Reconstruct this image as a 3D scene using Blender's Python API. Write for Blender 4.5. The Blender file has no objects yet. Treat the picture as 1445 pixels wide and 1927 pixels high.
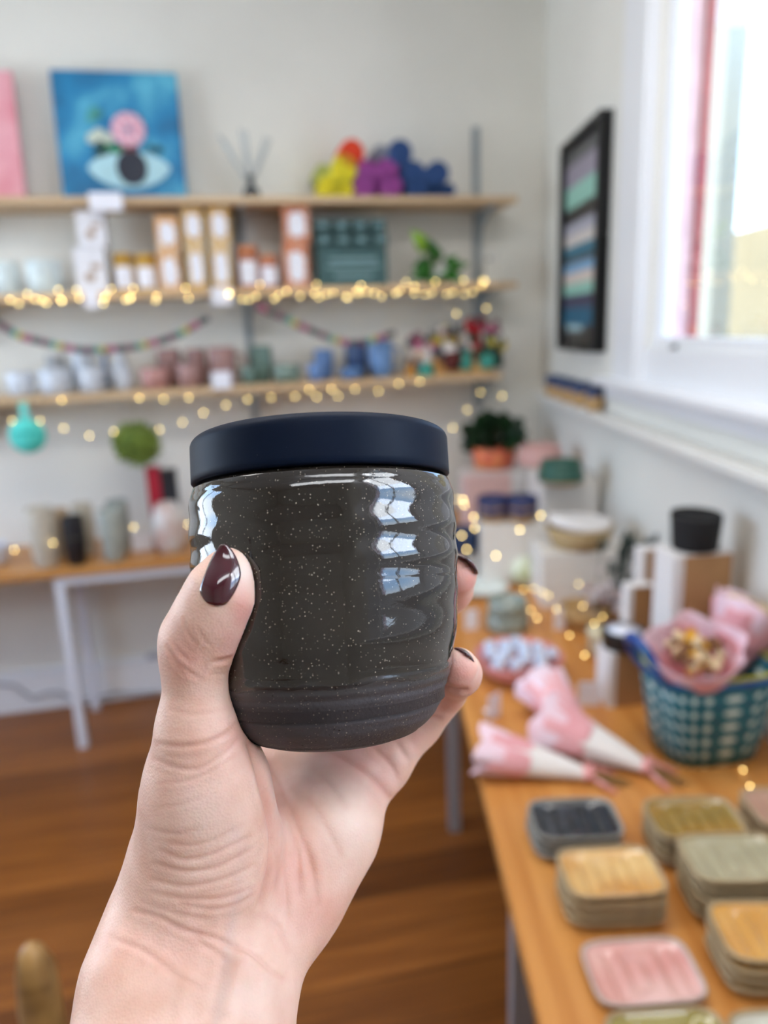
import bpy, bmesh, math, random
import numpy as np
from mathutils import Vector, Matrix
random.seed(7); rng = np.random.default_rng(7)
sc = bpy.context.scene
col = sc.collection
# ------------------------------------------------------------------ camera
FPX, CX, CY = 1400.0, 722.5, 963.5
EYE = np.array([0.0, 0.0, 1.55])
_down = np.array([218, 5737, FPX]); _down /= np.linalg.norm(_down)
_x = np.array([6900, -618, FPX]); _x -= _x.dot(_down)*_down; _x /= np.linalg.norm(_x)
_y = np.cross(-_down, _x)
RM = np.array([_x, _y, -_down])                 # lens frame (right, down, forward) -> world
cam = bpy.data.cameras.new('camera'); camo = bpy.data.objects.new('camera', cam); col.objects.link(camo)
cam.sensor_fit = 'VERTICAL'; cam.sensor_height = 36.0; cam.lens = FPX/1927*36.0
cam.clip_start = 0.01; cam.clip_end = 200
m = RM @ np.diag([1, -1, -1])
camo.matrix_world = Matrix([[*m[0], EYE[0]], [*m[1], EYE[1]], [*m[2], EYE[2]], [0, 0, 0, 1]])
cam.dof.use_dof = True; cam.dof.focus_distance = 0.232; cam.dof.aperture_fstop = cam.lens/4.1
sc.camera = camo
# ------------------------------------------------------------------ light and exposure
sc.view_settings.view_transform = 'Standard'; sc.view_settings.look = 'None'
sc.view_settings.gamma = 1.0; sc.view_settings.use_curve_mapping = False
sc.view_settings.exposure = 0.15
SKY = 5.5; CEIL_W = 25.0; FRONT_FILL_W = 21.0; LEFT_W = 19.0; RIGHT_W = 34.0
world = bpy.data.worlds.new('sky'); sc.world = world; world.use_nodes = True
nt = world.node_tree; nt.nodes.clear()
o_ = nt.nodes.new('ShaderNodeOutputWorld'); b_ = nt.nodes.new('ShaderNodeBackground')
tc = nt.nodes.new('ShaderNodeTexCoord'); sp = nt.nodes.new('ShaderNodeSeparateXYZ'); cr = nt.nodes.new('ShaderNodeValToRGB')
nt.links.new(tc.outputs['Generated'], sp.inputs[0]); nt.links.new(sp.outputs['Z'], cr.inputs[0])
cr.color_ramp.elements[0].position = 0.0; cr.color_ramp.elements[0].color = (.80, .90, 1.0, 1)
cr.color_ramp.elements[1].position = 0.6; cr.color_ramp.elements[1].color = (.2, .45, 1.0, 1); _e = cr.color_ramp.elements.new(.16); _e.color = (.42, .66, 1.0, 1)
nt.links.new(cr.outputs[0], b_.inputs[0]); b_.inputs[1].default_value = SKY; nt.links.new(b_.outputs[0], o_.inputs[0])

def area(name, loc, target, sx, sy, watts, colr):
    l = bpy.data.lights.new(name, 'AREA'); l.shape = 'RECTANGLE'; l.size = sx; l.size_y = sy; l.energy = watts; l.color = colr
    o = bpy.data.objects.new(name, l); col.objects.link(o); o.location = loc
    o.rotation_euler = (Vector(target)-Vector(loc)).to_track_quat('-Z', 'Y').to_euler(); return o
area('unseen_top_light', (-.1, 1.0, 2.93), (-.1, 1.0, 0), 2.2, .5, CEIL_W, (1, .98, .95))  # unseen overhead source, added for light from above on the shelves
area('unseen_front_fill', (.1, -.75, 2.90), (.0, .7, 1.0), 2.0, .5, FRONT_FILL_W, (.94, .97, 1))  # added fill, out of view, brightens the hand from behind the camera
area('left_window_daylight', (-2.78, 1.95, 1.7), (0, 1.7, 1.2), 1.7, 1.7, LEFT_W, (.74, .86, 1))
area('right_window_daylight', (1.35, -.25, 2.30), (-1.0, 2.6, 1.2), 1.3, 1.0, RIGHT_W, (.92, .96, 1))

# ------------------------------------------------------------------ measuring helpers
def ray(px, py): return RM @ np.array([(px-CX)/FPX, (py-CY)/FPX, 1.0])
def on_z(px, py, z): d = ray(px, py); return EYE + (z-EYE[2])/d[2]*d
def on_y(px, py, y): d = ray(px, py); return EYE + y/d[1]*d
def at_depth(px, py, t): return EYE + t*ray(px, py)
DW = np.array([.1952, .9808, 0.0]); NW = np.array([.9808, -.1952, 0.0])   # along / across the right wall
WN = 0.775
def on_w(px, py, n=WN): d = ray(px, py); return EYE + n/(d @ NW)*d
def wp(s, n, z): p = DW*s + NW*n; return np.array([p[0], p[1], z])
def proj(p): c = RM.T @ (np.asarray(p)-EYE); return CX+FPX*c[0]/c[2], CY+FPX*c[1]/c[2], c[2]
def height(p, py):                                # height above p of the point of its plumb line seen at row py
    lo, hi = 0.0, 3.0
    for _ in range(40):
        mid = (lo+hi)/2
        if proj([p[0], p[1], p[2]+mid])[1] > py: lo = mid
        else: hi = mid
    return lo
s_of = lambda p: float(np.asarray(p)[:2] @ DW[:2])
WROT = math.atan2(-DW[0], DW[1])                  # turn of things aligned with the right wall

# ------------------------------------------------------------------ materials
def lin(c): 
    return tuple((v/255/12.92 if v/255 <= .04045 else ((v/255+.055)/1.055)**2.4) for v in c)
MATS = {}
def mat(name, c, rough=.6, metal=0, spec=.5, var=0.0, scale=20, bump=0.0, bscale=200, emit=None, es=0, c2=None, coat=0, sss=0, trans=0, alpha=1, stretch=None):
    if name in MATS: return MATS[name]
    mt = bpy.data.materials.new(name); mt.use_nodes = True; n = mt.node_tree; p = n.nodes['Principled BSDF']
    base = lin(c); p.inputs['Base Color'].default_value = (*base, 1)
    p.inputs['Roughness'].default_value = rough; p.inputs['Metallic'].default_value = metal
    p.inputs['Specular IOR Level'].default_value = spec
    if coat: p.inputs['Coat Weight'].default_value = coat; p.inputs['Coat Roughness'].default_value = .06
    if sss: p.inputs['Subsurface Weight'].default_value = sss; p.inputs['Subsurface Radius'].default_value = (1, .4, .25); p.inputs['Subsurface Scale'].default_value = .004
    if trans: p.inputs['Transmission Weight'].default_value = trans
    if alpha < 1: p.inputs['Alpha'].default_value = alpha
    if emit: p.inputs['Emission Color'].default_value = (*lin(emit), 1); p.inputs['Emission Strength'].default_value = es
    t = n.nodes.new('ShaderNodeTexCoord'); mp = n.nodes.new('ShaderNodeMapping'); n.links.new(t.outputs['Object'], mp.inputs[0])
    if stretch: mp.inputs['Scale'].default_value = stretch
    if var or c2:
        ns = n.nodes.new('ShaderNodeTexNoise'); ns.inputs['Scale'].default_value = scale; ns.inputs['Detail'].default_value = 4
        n.links.new(mp.outputs[0], ns.inputs[0]); r = n.nodes.new('ShaderNodeValToRGB'); n.links.new(ns.outputs[0], r.inputs[0])
        b2 = lin(c2) if c2 else tuple(v*(1-var) for v in base); b1 = base if c2 else tuple(min(1, v*(1+var)) for v in base)
        r.color_ramp.elements[0].position = .38; r.color_ramp.elements[0].color = (*b2, 1)
        r.color_ramp.elements[1].position = .62; r.color_ramp.elements[1].color = (*b1, 1)
        n.links.new(r.outputs[0], p.inputs['Base Color'])
    if bump:
        ns = n.nodes.new('ShaderNodeTexNoise'); ns.inputs['Scale'].default_value = bscale; n.links.new(mp.outputs[0], ns.inputs[0])
        bm_ = n.nodes.new('ShaderNodeBump'); bm_.inputs['Strength'].default_value = bump; bm_.inputs['Distance'].default_value = .002
        n.links.new(ns.outputs[0], bm_.inputs['Height']); n.links.new(bm_.outputs[0], p.inputs['Normal'])
    MATS[name] = mt; return mt
def wood(name, c1, c2, rough=.4, rot=0.0, plank=0.0, length=3.0, dark=(60, 30, 14), coord='Object'):
    """plank wood whose grain runs along local X after turning by rot; plank = board width (0: no boards)"""
    mt = bpy.data.materials.new(name); mt.use_nodes = True; n = mt.node_tree; p = n.nodes['Principled BSDF']; L = n.links.new
    t = n.nodes.new('ShaderNodeTexCoord'); mp = n.nodes.new('ShaderNodeMapping'); L(t.outputs[coord], mp.inputs[0]); mp.inputs['Rotation'].default_value = (0, 0, rot)
    m2 = n.nodes.new('ShaderNodeMapping'); L(mp.outputs[0], m2.inputs[0]); m2.inputs['Scale'].default_value = (1.5, 28, 28)
    ns = n.nodes.new('ShaderNodeTexNoise'); ns.inputs['Scale'].default_value = 1.6; ns.inputs['Detail'].default_value = 6; L(m2.outputs[0], ns.inputs[0])
    r = n.nodes.new('ShaderNodeValToRGB'); L(ns.outputs[0], r.inputs[0])
    r.color_ramp.elements[0].position = .3; r.color_ramp.elements[0].color = (*lin(c2), 1); r.color_ramp.elements[1].position = .7; r.color_ramp.elements[1].color = (*lin(c1), 1)
    out = r.outputs[0]
    if plank:
        br = n.nodes.new('ShaderNodeTexBrick'); L(mp.outputs[0], br.inputs[0]); br.inputs['Scale'].default_value = 1
        br.inputs['Brick Width'].default_value = length; br.inputs['Row Height'].default_value = plank; br.inputs['Mortar Size'].default_value = .0015
        br.inputs['Color1'].default_value = (1, 1, 1, 1); br.inputs['Color2'].default_value = (.38, .33, .27, 1); br.inputs['Mortar'].default_value = (.12, .08, .05, 1)
        mx = n.nodes.new('ShaderNodeMix'); mx.data_type = 'RGBA'; mx.blend_type = 'MULTIPLY'; mx.inputs[0].default_value = 1
        L(out, mx.inputs[6]); L(br.outputs[0], mx.inputs[7]); out = mx.outputs[2]
    L(out, p.inputs['Base Color']); p.inputs['Roughness'].default_value = rough
    MATS[name] = mt; return mt

# ------------------------------------------------------------------ mesh helpers
class MB:
    def __init__(s): s.v = []; s.f = []; s.mi = []; s.smooth = []
    def add(s, vs, fs, mi=0, smooth=False):
        b = len(s.v); s.v += [tuple(map(float, v)) for v in vs]; s.f += [tuple(b+i for i in f) for f in fs]; s.mi += [mi]*len(fs); s.smooth += [smooth]*len(fs); return s
    def box(s, c, d, rz=0, mi=0):
        x, y, z = d[0]/2, d[1]/2, d[2]/2; ca, sa = math.cos(rz), math.sin(rz)
        vs = [(c[0]+ca*a-sa*b, c[1]+sa*a+ca*b, c[2]+e) for e in (-z, z) for a, b in ((-x, -y), (x, -y), (x, y), (-x, y))]
        return s.add(vs, [(0, 3, 2, 1), (4, 5, 6, 7), (0, 1, 5, 4), (1, 2, 6, 5), (2, 3, 7, 6), (3, 0, 4, 7)], mi)
    def lathe(s, prof, n=32, c=(0, 0, 0), mi=0, fn=None, smooth=True):
        """prof: (r, z) list; r = 0 ends are closed"""
        vs = []; fs = []
        for r, z in prof:
            for i in range(n):
                a = 2*math.pi*i/n; q = (r*math.cos(a), r*math.sin(a), z)
                if fn: q = fn(q, a)
                vs.append((c[0]+q[0], c[1]+q[1], c[2]+q[2]))
        for j in range(len(prof)-1):
            for i in range(n): k = (i+1) % n; fs.append((j*n+i, j*n+k, (j+1)*n+k, (j+1)*n+i))
        return s.add(vs, fs, mi, smooth)
    def tube(s, pts, r, n=8, mi=0):
        pts = [Vector(p) for p in pts]; rs = r if isinstance(r, (list, tuple)) else [r]*len(pts); vs = []; fs = []
        for i, p in enumerate(pts):
            d = (pts[min(i+1, len(pts)-1)]-pts[max(i-1, 0)]).normalized()
            u = d.cross(Vector((0, 0, 1))); u = (u if u.length > .1 else d.cross(Vector((1, 0, 0)))).normalized(); w = d.cross(u)
            for k in range(n): a = 2*math.pi*k/n; vs.append(p+(u*math.cos(a)+w*math.sin(a))*rs[i])
        for i in range(len(pts)-1):
            for k in range(n): q = (k+1) % n; fs.append((i*n+k, i*n+q, (i+1)*n+q, (i+1)*n+k))
        fs.append(tuple(range(n))[::-1]); fs.append(tuple((len(pts)-1)*n+k for k in range(n)))
        return s.add(vs, fs, mi, True)
    def ball(s, c, r, n=12, mi=0, sq=(1, 1, 1), noise=0):
        prof = [(math.sin(math.pi*j/(n//2+2)), -math.cos(math.pi*j/(n//2+2))) for j in range(n//2+3)]
        k = random.random()*9
        def fn(q, a):
            g = 1+noise*(math.sin(3*a+k)*math.sin(5*q[2]+k)+.6*math.sin(7*a+2*k+4*q[2]))
            return (q[0]*r*sq[0]*g, q[1]*r*sq[1]*g, q[2]*r*sq[2]*g)
        return s.lathe(prof, n, c, mi, fn)
    def build(s, name, ms, parent=None, loc=None, rz=0, bevel=0, seg=2, sub=0):
        me = bpy.data.meshes.new(name); me.from_pydata(s.v, [], s.f)
        for q in (ms if isinstance(ms, (list, tuple)) else [ms]): me.materials.append(q)
        me.polygons.foreach_set('material_index', s.mi); me.polygons.foreach_set('use_smooth', s.smooth); me.update()
        bm = bmesh.new(); bm.from_mesh(me); bmesh.ops.remove_doubles(bm, verts=bm.verts, dist=1e-6); bmesh.ops.recalc_face_normals(bm, faces=bm.faces); bm.to_mesh(me); bm.free()
        o = bpy.data.objects.new(name, me); col.objects.link(o)
        if parent: o.parent = parent
        if loc is not None: o.location = tuple(loc)
        o.rotation_euler = (0, 0, rz)
        if bevel:
            b = o.modifiers.new('bevel', 'BEVEL'); b.width = bevel; b.segments = seg; b.limit_method = 'ANGLE'
            for pl in me.polygons: pl.use_smooth = True
            try: b.harden_normals = True
            except Exception: pass
        if sub: sm = o.modifiers.new('sub', 'SUBSURF'); sm.levels = sub; sm.render_levels = sub
        return o
def tag(o, label=None, cat=None, group=None, kind=None):
    if label: o['label'] = label
    if cat: o['category'] = cat
    if group: o['group'] = group
    if kind: o['kind'] = kind
    return o
def thing(name, loc, label, cat, group=None, rz=0):
    o = bpy.data.objects.new(name, None); col.objects.link(o); o.location = tuple(loc); o.rotation_euler = (0, 0, rz); o.empty_display_size = .05
    return tag(o, label, cat, group)
def copy_tree(src, loc, rz, label, group=None):
    r = src.copy(); col.objects.link(r); r.location = tuple(loc); r.rotation_euler = (0, 0, rz); r['label'] = label
    if group: r['group'] = group
    for ch in list(src.children):
        c = ch.copy(); col.objects.link(c); c.parent = r
        for g in ch.children: d = g.copy(); col.objects.link(d); d.parent = c
    return r
def struct(name, mb, m, **k): return tag(mb.build(name, m, **k), kind='structure')
def sup(a, b, e, n):                              # rounded-square outline
    out = []
    for i in range(n):
        t = 2*math.pi*i/n; c, s_ = math.cos(t), math.sin(t)
        out.append((a*math.copysign(abs(c)**(2/e), c), b*math.copysign(abs(s_)**(2/e), s_)))
    return out

# ================================================================== THE ROOM
YB = 3.2255; ZC = 3.0; XL = -2.6; YR = -2.4
M_wall = mat('wall_paint', (231, 229, 221), .75, var=.03, scale=2)
M_trim = mat('trim_paint', (232, 233, 236), .35)
M_ceil = mat('ceiling_paint', (232, 232, 230), .8)
cor = np.array([on_y(1018, 735, YB)[0], YB])
wn0 = cor @ NW[:2]
WN = float(wn0)
b = MB(); b.box(((XL+cor[0])/2+.1, YB+.05, ZC/2), (cor[0]-XL+.4, .10, ZC))
struct('wall_back', b, M_wall)
b = MB(); b.box((-.4, .3, ZC+.03), (6.5, 7, .06)); struct('ceiling', b, M_ceil)
M_floor = wood('floor_boards', (168, 102, 42), (126, 70, 24), .36, 0, .135, 2.6)
b = MB(); b.box((-.4, .3, -.03), (6.5, 7, .06)); struct('floor', b, M_floor)
# left wall with a wide window opening, rear wall with shopfront opening
b = MB(); b.box((XL-.05, .4, .45), (.1, 5.8, .9)); b.box((XL-.05, .4, 2.8), (.1, 5.8, .4)); b.box((XL-.05, 3.1, 1.75), (.1, .5, 1.7)); b.box((XL-.05, -.65, 1.75), (.1, 3.7, 1.7))
struct('wall_left', b, M_wall)
b = MB(); b.box((XL-.03, 2.0, 1.75), (.05, .06, 1.7)); b.box((XL-.03, 2.0, .93), (.07, 1.7, .06)); b.box((XL-.03, 2.0, 2.57), (.07, 1.7, .06)); struct('window_3', b, M_trim)
b = MB(); b.box((-.5, YR-.05, 1.5), (4.4, .1, 3.0))
struct('wall_rear', b, M_wall)
# right wall with two openings (local frame: X along the wall towards the back, Y into the room is +, Z up)
WIN = [(1.02, 2.13, 1.475, 2.68), (-.52, .24, 1.475, 2.68)]
def wbox(b, s0, s1, n0, n1, z0, z1, mi=0):
    c = wp((s0+s1)/2, (n0+n1)/2, (z0+z1)/2); b.box(c, (abs(n1-n0), abs(s1-s0), abs(z1-z0)), WROT, mi)
SE = 3.6; SN = -2.6
b = MB(); W1 = WN+.12
wbox(b, SN, SE, WN, W1, 0, 1.475); wbox(b, SN, SE, WN, W1, 2.68, ZC)
wbox(b, WIN[0][1], SE, WN, W1, 1.475, 2.68); wbox(b, WIN[1][1], WIN[0][0], WN, W1, 1.475, 2.68); wbox(b, SN, WIN[1][0], WN, W1, 1.475, 2.68)
struct('wall_right', b, M_wall)
M_red = mat('red_painted_frame', (176, 84, 84), .6, var=.1)
M_pink = mat('pink_reveal', (226, 190, 196), .7, var=.08, scale=14)
M_glass = mat('window_glass', (255, 255, 255), .02, trans=1, spec=.5)
for k, (s0, s1, z0, z1) in enumerate(WIN):
    b = MB()     # casing on the room side, sash and apron
    wbox(b, s1, s1+(.24 if not k else .3), WN-.018, WN, z0-.10, z1+.12); wbox(b, s0-.30, s0, WN-.018, WN, z0-.10, z1+.12) if k else wbox(b, s0-.22, s0, WN-.018, WN, z0-.10, z1+.12)
    wbox(b, s1+.01, s1+.06, WN-.032, WN-.018, z0-.10, z1+.05)
    wbox(b, s0, s1, WN-.018, WN, z1, z1+.12)
    wbox(b, s1-.045, s1, WN+.015, WN+.055, z0, z1); wbox(b, s0, s0+.045, WN+.015, WN+.055, z0, z1)
    wbox(b, s0, s1, WN+.01, WN+.055, z0, z0+.03); wbox(b, s0, s1, WN+.015, WN+.055, z1-.05, z1)
    if k: wbox(b, (s0+s1)/2-.012, (s0+s1)/2+.012, WN+.02, WN+.05, z0, z1)
    wbox(b, s0, s1, WN-.004, WN, z0-.10, z0-.0)
    o = struct('window_%d' % (k+1), b, M_trim, bevel=.004)
    b = MB(); wbox(b, s0+.04, s1-.04, WN+.034, WN+.037, z0+.03, z1-.04)
    g = b.build('pane', M_glass, o)
    g.visible_shadow = True
    b = MB(); wbox(b, s1-.045, s1-.02, WN+.056, WN+.118, z0, z1); wbox(b, s0+.02, s0+.045, WN+.056, WN+.118, z0, z1)
    b.build('outer_reveal', M_pink, o)
    b = MB(); wbox(b, s1-.060, s1-.045, WN+.098, WN+.118, z0, z1); b.build('outer_edge_strip', M_red, o)
    if not k:
        b = MB(); p = on_w(1270, 653, WN+.005); b.ball(p, .007); q = NW*-.012; b.tube([p, p+q, p+q+np.array([0, 0, -.006])], .003)
        b.build('latch', mat('dark_iron', (70, 70, 66), .5), o)
b = MB(); wbox(b, 2.47, -1.0, WN-.055, WN, 1.352, 1.378); struct('trim_1', b, M_trim, bevel=.008)
b = MB(); wbox(b, 2.44, -1.0, WN-.02, WN, 1.31, 1.352); struct('trim_2', b, M_trim, bevel=.006)
b = MB(); wbox(b, 3.34, -1.2, WN-.06, WN, 1.238, 1.262); wbox(b, 3.34, -1.2, WN-.022, WN, 1.205, 1.238); struct('trim_3', b, mat('rail_paint', (228, 226, 220), .4), bevel=.006)
b = MB(); b.box(((XL+cor[0])/2, YB-.01, .085), (cor[0]-XL, .02, .17)); b.box(((XL+cor[0])/2, YB-.006, .18), (cor[0]-XL, .012, .02)); struct('baseboard_back', b, M_trim, bevel=.004)
b = MB(); wbox(b, 3.2, -2.4, WN-.02, WN, 0, .17); struct('baseboard_right', b, M_trim, bevel=.004)
b = MB(); z = on_y(700, 138, YB)[2]; b.box(((XL+cor[0])/2, YB-.001, z), (cor[0]-XL, .004, .005)); struct('trim_4', b, M_wall)
# outside: a cream neighbour house, ground
ht = on_w(1425, 430, 3.4)[2]; b = MB(); b.box((4.4, 4.6, ht/2-.3), (.2, 6.5, ht+.6), WROT); tag(b.build('neighbour_house', mat('cream_render', (176, 146, 98), .8, var=.06, scale=1.5)), 'cream rendered house wall seen blurred through the window', 'house')
pa, pb = on_w(1322, 300, 2.1), on_w(1374, 300, 2.1); b = MB(); b.box(((pa[0]+pb[0])/2, (pa[1]+pb[1])/2, 1.7), (.12, abs(s_of(pa)-s_of(pb)), 5.0), WROT); o = b.build('garden_post', mat('pale_render', (180, 168, 140), .8)); tag(o, 'pale upright pillar outside beside the cream house', 'pillar')
b = MB(); b.box((8, 4, -.35), (12, 30, .1)); struct('ground_outside', b, mat('ground_pale', (190, 190, 176), .9, var=.1, scale=3))
# unseen ceiling panels, added to carry the top light and the front fill
c_ = thing('unseen_lamp_panel', (-.1, 1.0, 2.94), 'unseen white ceiling panel above the shop floor, added for top light', 'ceiling lamp')
b = MB(); b.box((0, 0, .03), (2.3, .56, .06)); b.build('housing', M_trim, c_)
c_ = thing('unseen_lamp_panel', (.1, -.75, 2.94), 'unseen white ceiling panel above the entrance end, added for front fill', 'ceiling lamp')
b = MB(); b.box((0, 0, .03), (2.1, .6, .06)); b.build('housing', M_trim, c_)

# ================================================================== SHELVES ON THE BACK WALL
YF = 2.975
M_shelf = wood('shelf_ply', (214, 186, 148), (196, 164, 124), .5)
M_brk = mat('grey_steel', (150, 160, 166), .45, .3)
xr = on_y(975, 369, YF)[0]
ZS = []
def shelf(px, pyT, pyB, label, xe):
    zt = on_y(px, pyT, YF)[2]; zb = on_y(px, pyB, YF)[2]; ZS.append(zt)
    b = MB(); x0 = -2.3; b.box(((x0+xe)/2, (YF+YB)/2, (zt+zb)/2), (xe-x0, YB-YF, zt-zb))
    return tag(b.build('wall_shelf', M_shelf, bevel=.002), label, 'shelf', 'pale ply shelves on the back wall'), zb
S = [shelf(500, 369, 382, 'pale ply wall shelf, topmost, carrying the canvases and rolled cloths', xr),
     shelf(500, 542, 554, 'pale ply wall shelf, middle, with fairy lights along its edge', xr),
     shelf(500, 723, 737, 'pale ply wall shelf, lowest, carrying the mugs and vases', on_y(945, 706, YF)[0])]
for px, lab in ((895, 'grey steel shelf upright at the right end near the corner'), (463, 'grey steel shelf upright behind the garland and mugs'), (-25, 'grey steel shelf upright at the left edge')):
    x = on_y(px, 400, YB)[0] if px > 0 else -.93
    if px == 463: x = on_y(466, 600, YB)[0]
    zc_, zl_ = (1.78, 1.15) if px == 895 else (1.62, .83)
    t = thing('shelf_upright', (x, YB, 0), lab, 'shelf upright', 'steel uprights of the wall shelves')
    b = MB(); b.box((0, -.009, zc_), (.028, .016, zl_)); b.build('rail', M_brk, t)
    for (sh, zb), zt in zip(S, ZS):
        b = MB(); pr = [(0, 0), (-.215, 0), (-.215, -.012), (-.13, -.03), (-.06, -.07), (-.02, -.14), (0, -.15)]
        vs = [(sx, y-.017, zb-.0005+z) for sx in (-.006, .006) for y, z in pr]; k = len(pr)
        fs = [tuple(range(k)), tuple(range(2*k-1, k-1, -1))]+[(i, (i+1) % k, k+(i+1) % k, k+i) for i in range(k)]
        b.add(vs, fs); b.build('bracket', M_brk, t)

def spot(x0, x1, ytop, yy, zb):
    """footprint centre, width and height of a thing seen between columns x0..x1 with its top at row ytop, standing at z zb on plane yy"""
    a = on_y(x0, ytop, yy); c = on_y(x1, ytop, yy); zt = (a[2]+c[2])/2
    return (a[0]+c[0])/2, c[0]-a[0], zt-zb
# --- canvases
def lean(name, label, x0, x1, ytop, zb, m, cat='canvas painting'):
    x, w, h = spot(x0, x1, ytop, YB-.05, zb)
    t = thing(name, (x, YB-.085, zb), label, cat); t.rotation_euler = (-.10, 0, 0)
    b = MB(); b.box((0, 0, h/2), (w, .03, h)); cv = b.build('canvas', m, t, bevel=.002); return cv, w, h
def art_mat():
    mt = bpy.data.materials.new('blue_painting'); mt.use_nodes = True; n = mt.node_tree; p = n.nodes['Principled BSDF']; L = n.links.new
    t = n.nodes.new('ShaderNodeTexCoord'); ns = n.nodes.new('ShaderNodeTexNoise'); ns.inputs['Scale'].default_value = 6; ns.inputs['Detail'].default_value = 5; L(t.outputs['Object'], ns.inputs[0])
    r = n.nodes.new('ShaderNodeValToRGB'); L(ns.outputs[0], r.inputs[0]); e = r.color_ramp.elements
    e[0].position = .32; e[0].color = (*lin((8, 92, 138)), 1); e[1].position = .68; e[1].color = (*lin((96, 190, 218)), 1); q = e.new(.5); q.color = (*lin((22, 132, 184)), 1)
    L(r.outputs[0], p.inputs['Base Color']); p.inputs['Roughness'].default_value = .5; return mt
zs0 = ZS[0]
pt, pw, ph = lean('canvas_painting', 'blue canvas painting of an eye topped by a pink flower, leaning on the top shelf', 93, 331, 134, zs0, art_mat())
def disc(b, cx, cz, rx, rz, y, n=24, mi=0, fn=None):
    vs = [(cx, y-.0012, cz)]+[(cx+rx*math.cos(2*math.pi*i/n)*(fn(i) if fn else 1), y, cz+rz*math.sin(2*math.pi*i/n)*(fn(i) if fn else 1)) for i in range(n)]
    b.add(vs, [(0, 1+i, 1+(i+1) % n) for i in range(n)], mi)
def P(u, v): return ((u-.5)*pw, v*ph)             # u,v inside the canvas
b = MB(); cx_, cz_ = P(.55, .27); n = 40
vs = [(cx_, -.0165, cz_)]+[(cx_+.335*pw*math.cos(a), -.0163, cz_+(.13 if math.sin(a) > 0 else .16)*ph*math.sin(a)*(abs(math.sin(a))**.35)) for a in [2*math.pi*i/n for i in range(n)]]
b.add(vs, [(0, 1+i, 1+(i+1) % n) for i in range(n)]); b.build('eye_white', mat('paint_pale_blue', (176, 218, 228), .5, var=.05), pt)
b = MB(); cx_, cz_ = P(.57, .27); disc(b, cx_, cz_, .125*pw, .135*ph, -.019); b.build('iris', mat('paint_navy', (26, 34, 52), .5), pt)
b = MB()
for i in range(18):
    a = math.radians(200+i*8); x0, z0 = P(.55+.335*math.cos(a), .27+.16*math.sin(a)); b.tube([(x0, -.018, z0), (x0+.012*math.cos(a), -.018, z0-.014)], .0012, 5)
b.build('lashes', mat('paint_dark_teal', (10, 60, 90), .5), pt)
b = MB(); cx_, cz_ = P(.57, .56)
for ring, (rr, nn) in enumerate(((.052, 18), (.036, 14), (.02, 9))):
    for i in range(nn):
        a = 2*math.pi*i/nn+ring*.2; b.ball((cx_+rr*math.cos(a), -.019-ring*.001, cz_+rr*math.sin(a)), .011, 8, i % 2, (1, .25, 1))
b.build('flower', [mat('paint_pink', (226, 158, 184), .5), mat('paint_pale_pink', (240, 204, 216), .5)], pt)
b = MB(); cx_, cz_ = P(.57, .415); b.box((cx_, -.018, cz_), (.06, .004, .022)); b.build('flower_pot', mat('paint_maroon', (92, 40, 48), .5), pt)
b = MB()
for u, v, s_, mi in ((.33, .44, .022, 0), (.36, .40, .02, 0), (.40, .42, .018, 1), (.46, .41, .02, 1), (.30, .37, .014, 0), (.80, .41, .016, 0), (.73, .42, .014, 0), (.33, .52, .027, 2), (.40, .49, .022, 2), (.28, .49, .022, 2), (.32, .68, .026, 3), (.28, .64, .016, 3)):
    cx_, cz_ = P(u, v); b.ball((cx_, -.018, cz_), s_, 10, mi, (1, .15, .8), .15)
b.build('painted_leaves', [mat('paint_dark_green', (20, 68, 66), .5), mat('paint_green', (40, 130, 80), .5), mat('paint_cream', (206, 216, 200), .5), mat('paint_sea_green', (76, 160, 156), .5)], pt)
lean('canvas_painting', 'pink canvas painting cut off by the left side of the picture, on the top shelf', -190, 20, 130, zs0, mat('pink_painting', (240, 176, 186), .5, c2=(226, 140, 152), scale=5))
# --- price cards on shelf edges
M_card = mat('white_card', (240, 240, 248), .6)
def edge_card(x0, x1, y0, y1, label):
    a = on_y(x0, y0, YF-.012); c = on_y(x1, y1, YF-.012)
    b = MB(); b.box(((a[0]+c[0])/2, YF-.012, (a[2]+c[2])/2), (c[0]-a[0], .0015, a[2]-c[2])); b.box(((a[0]+c[0])/2, YF-.006, a[2]-.008), (.012, .012, .012))
    tag(b.build('price_card', M_card), label, 'price card', 'white price cards clipped to the shelf edges')
edge_card(165, 232, 362, 396, 'blank white price card under the blue canvas on the top shelf edge')
edge_card(156, 188, 545, 579, 'white price card under the stacked white boxes on the middle shelf edge')
edge_card(397, 437, 541, 573, 'white price card under the yellow boxes on the middle shelf edge')
edge_card(397, 436, 700, 731, 'white price card in front of the tall rose mug on the lowest shelf')
# --- reed diffuser
x, w, h = spot(455, 485, 326, 3.08, zs0)
t = thing('reed_diffuser', (x, 3.08, zs0), 'dark glass reed diffuser with pale reeds on the top shelf', 'diffuser')
b = MB(); b.lathe([(0, 0), (.034, 0), (.036, .02), (.030, .04), (.012, .058), (.011, .085), (.014, .086), (.014, .092), (0, .092)], 24); b.build('bottle', mat('smoked_glass', (62, 66, 68), .12, spec=.7), t)
for x0, y0 in ((412, 255), (420, 262), (452, 243), (462, 246), (508, 262), (500, 258)):
    q = on_y(x0, y0, 3.08+random.uniform(-.03, .03)); b = MB(); b.tube([(0, 0, .05), (q[0]-x, q[1]-3.08, q[2]-zs0)], .0052, 6); b.build('reed', mat('pale_reed', (186, 194, 196), .7), t)
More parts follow.
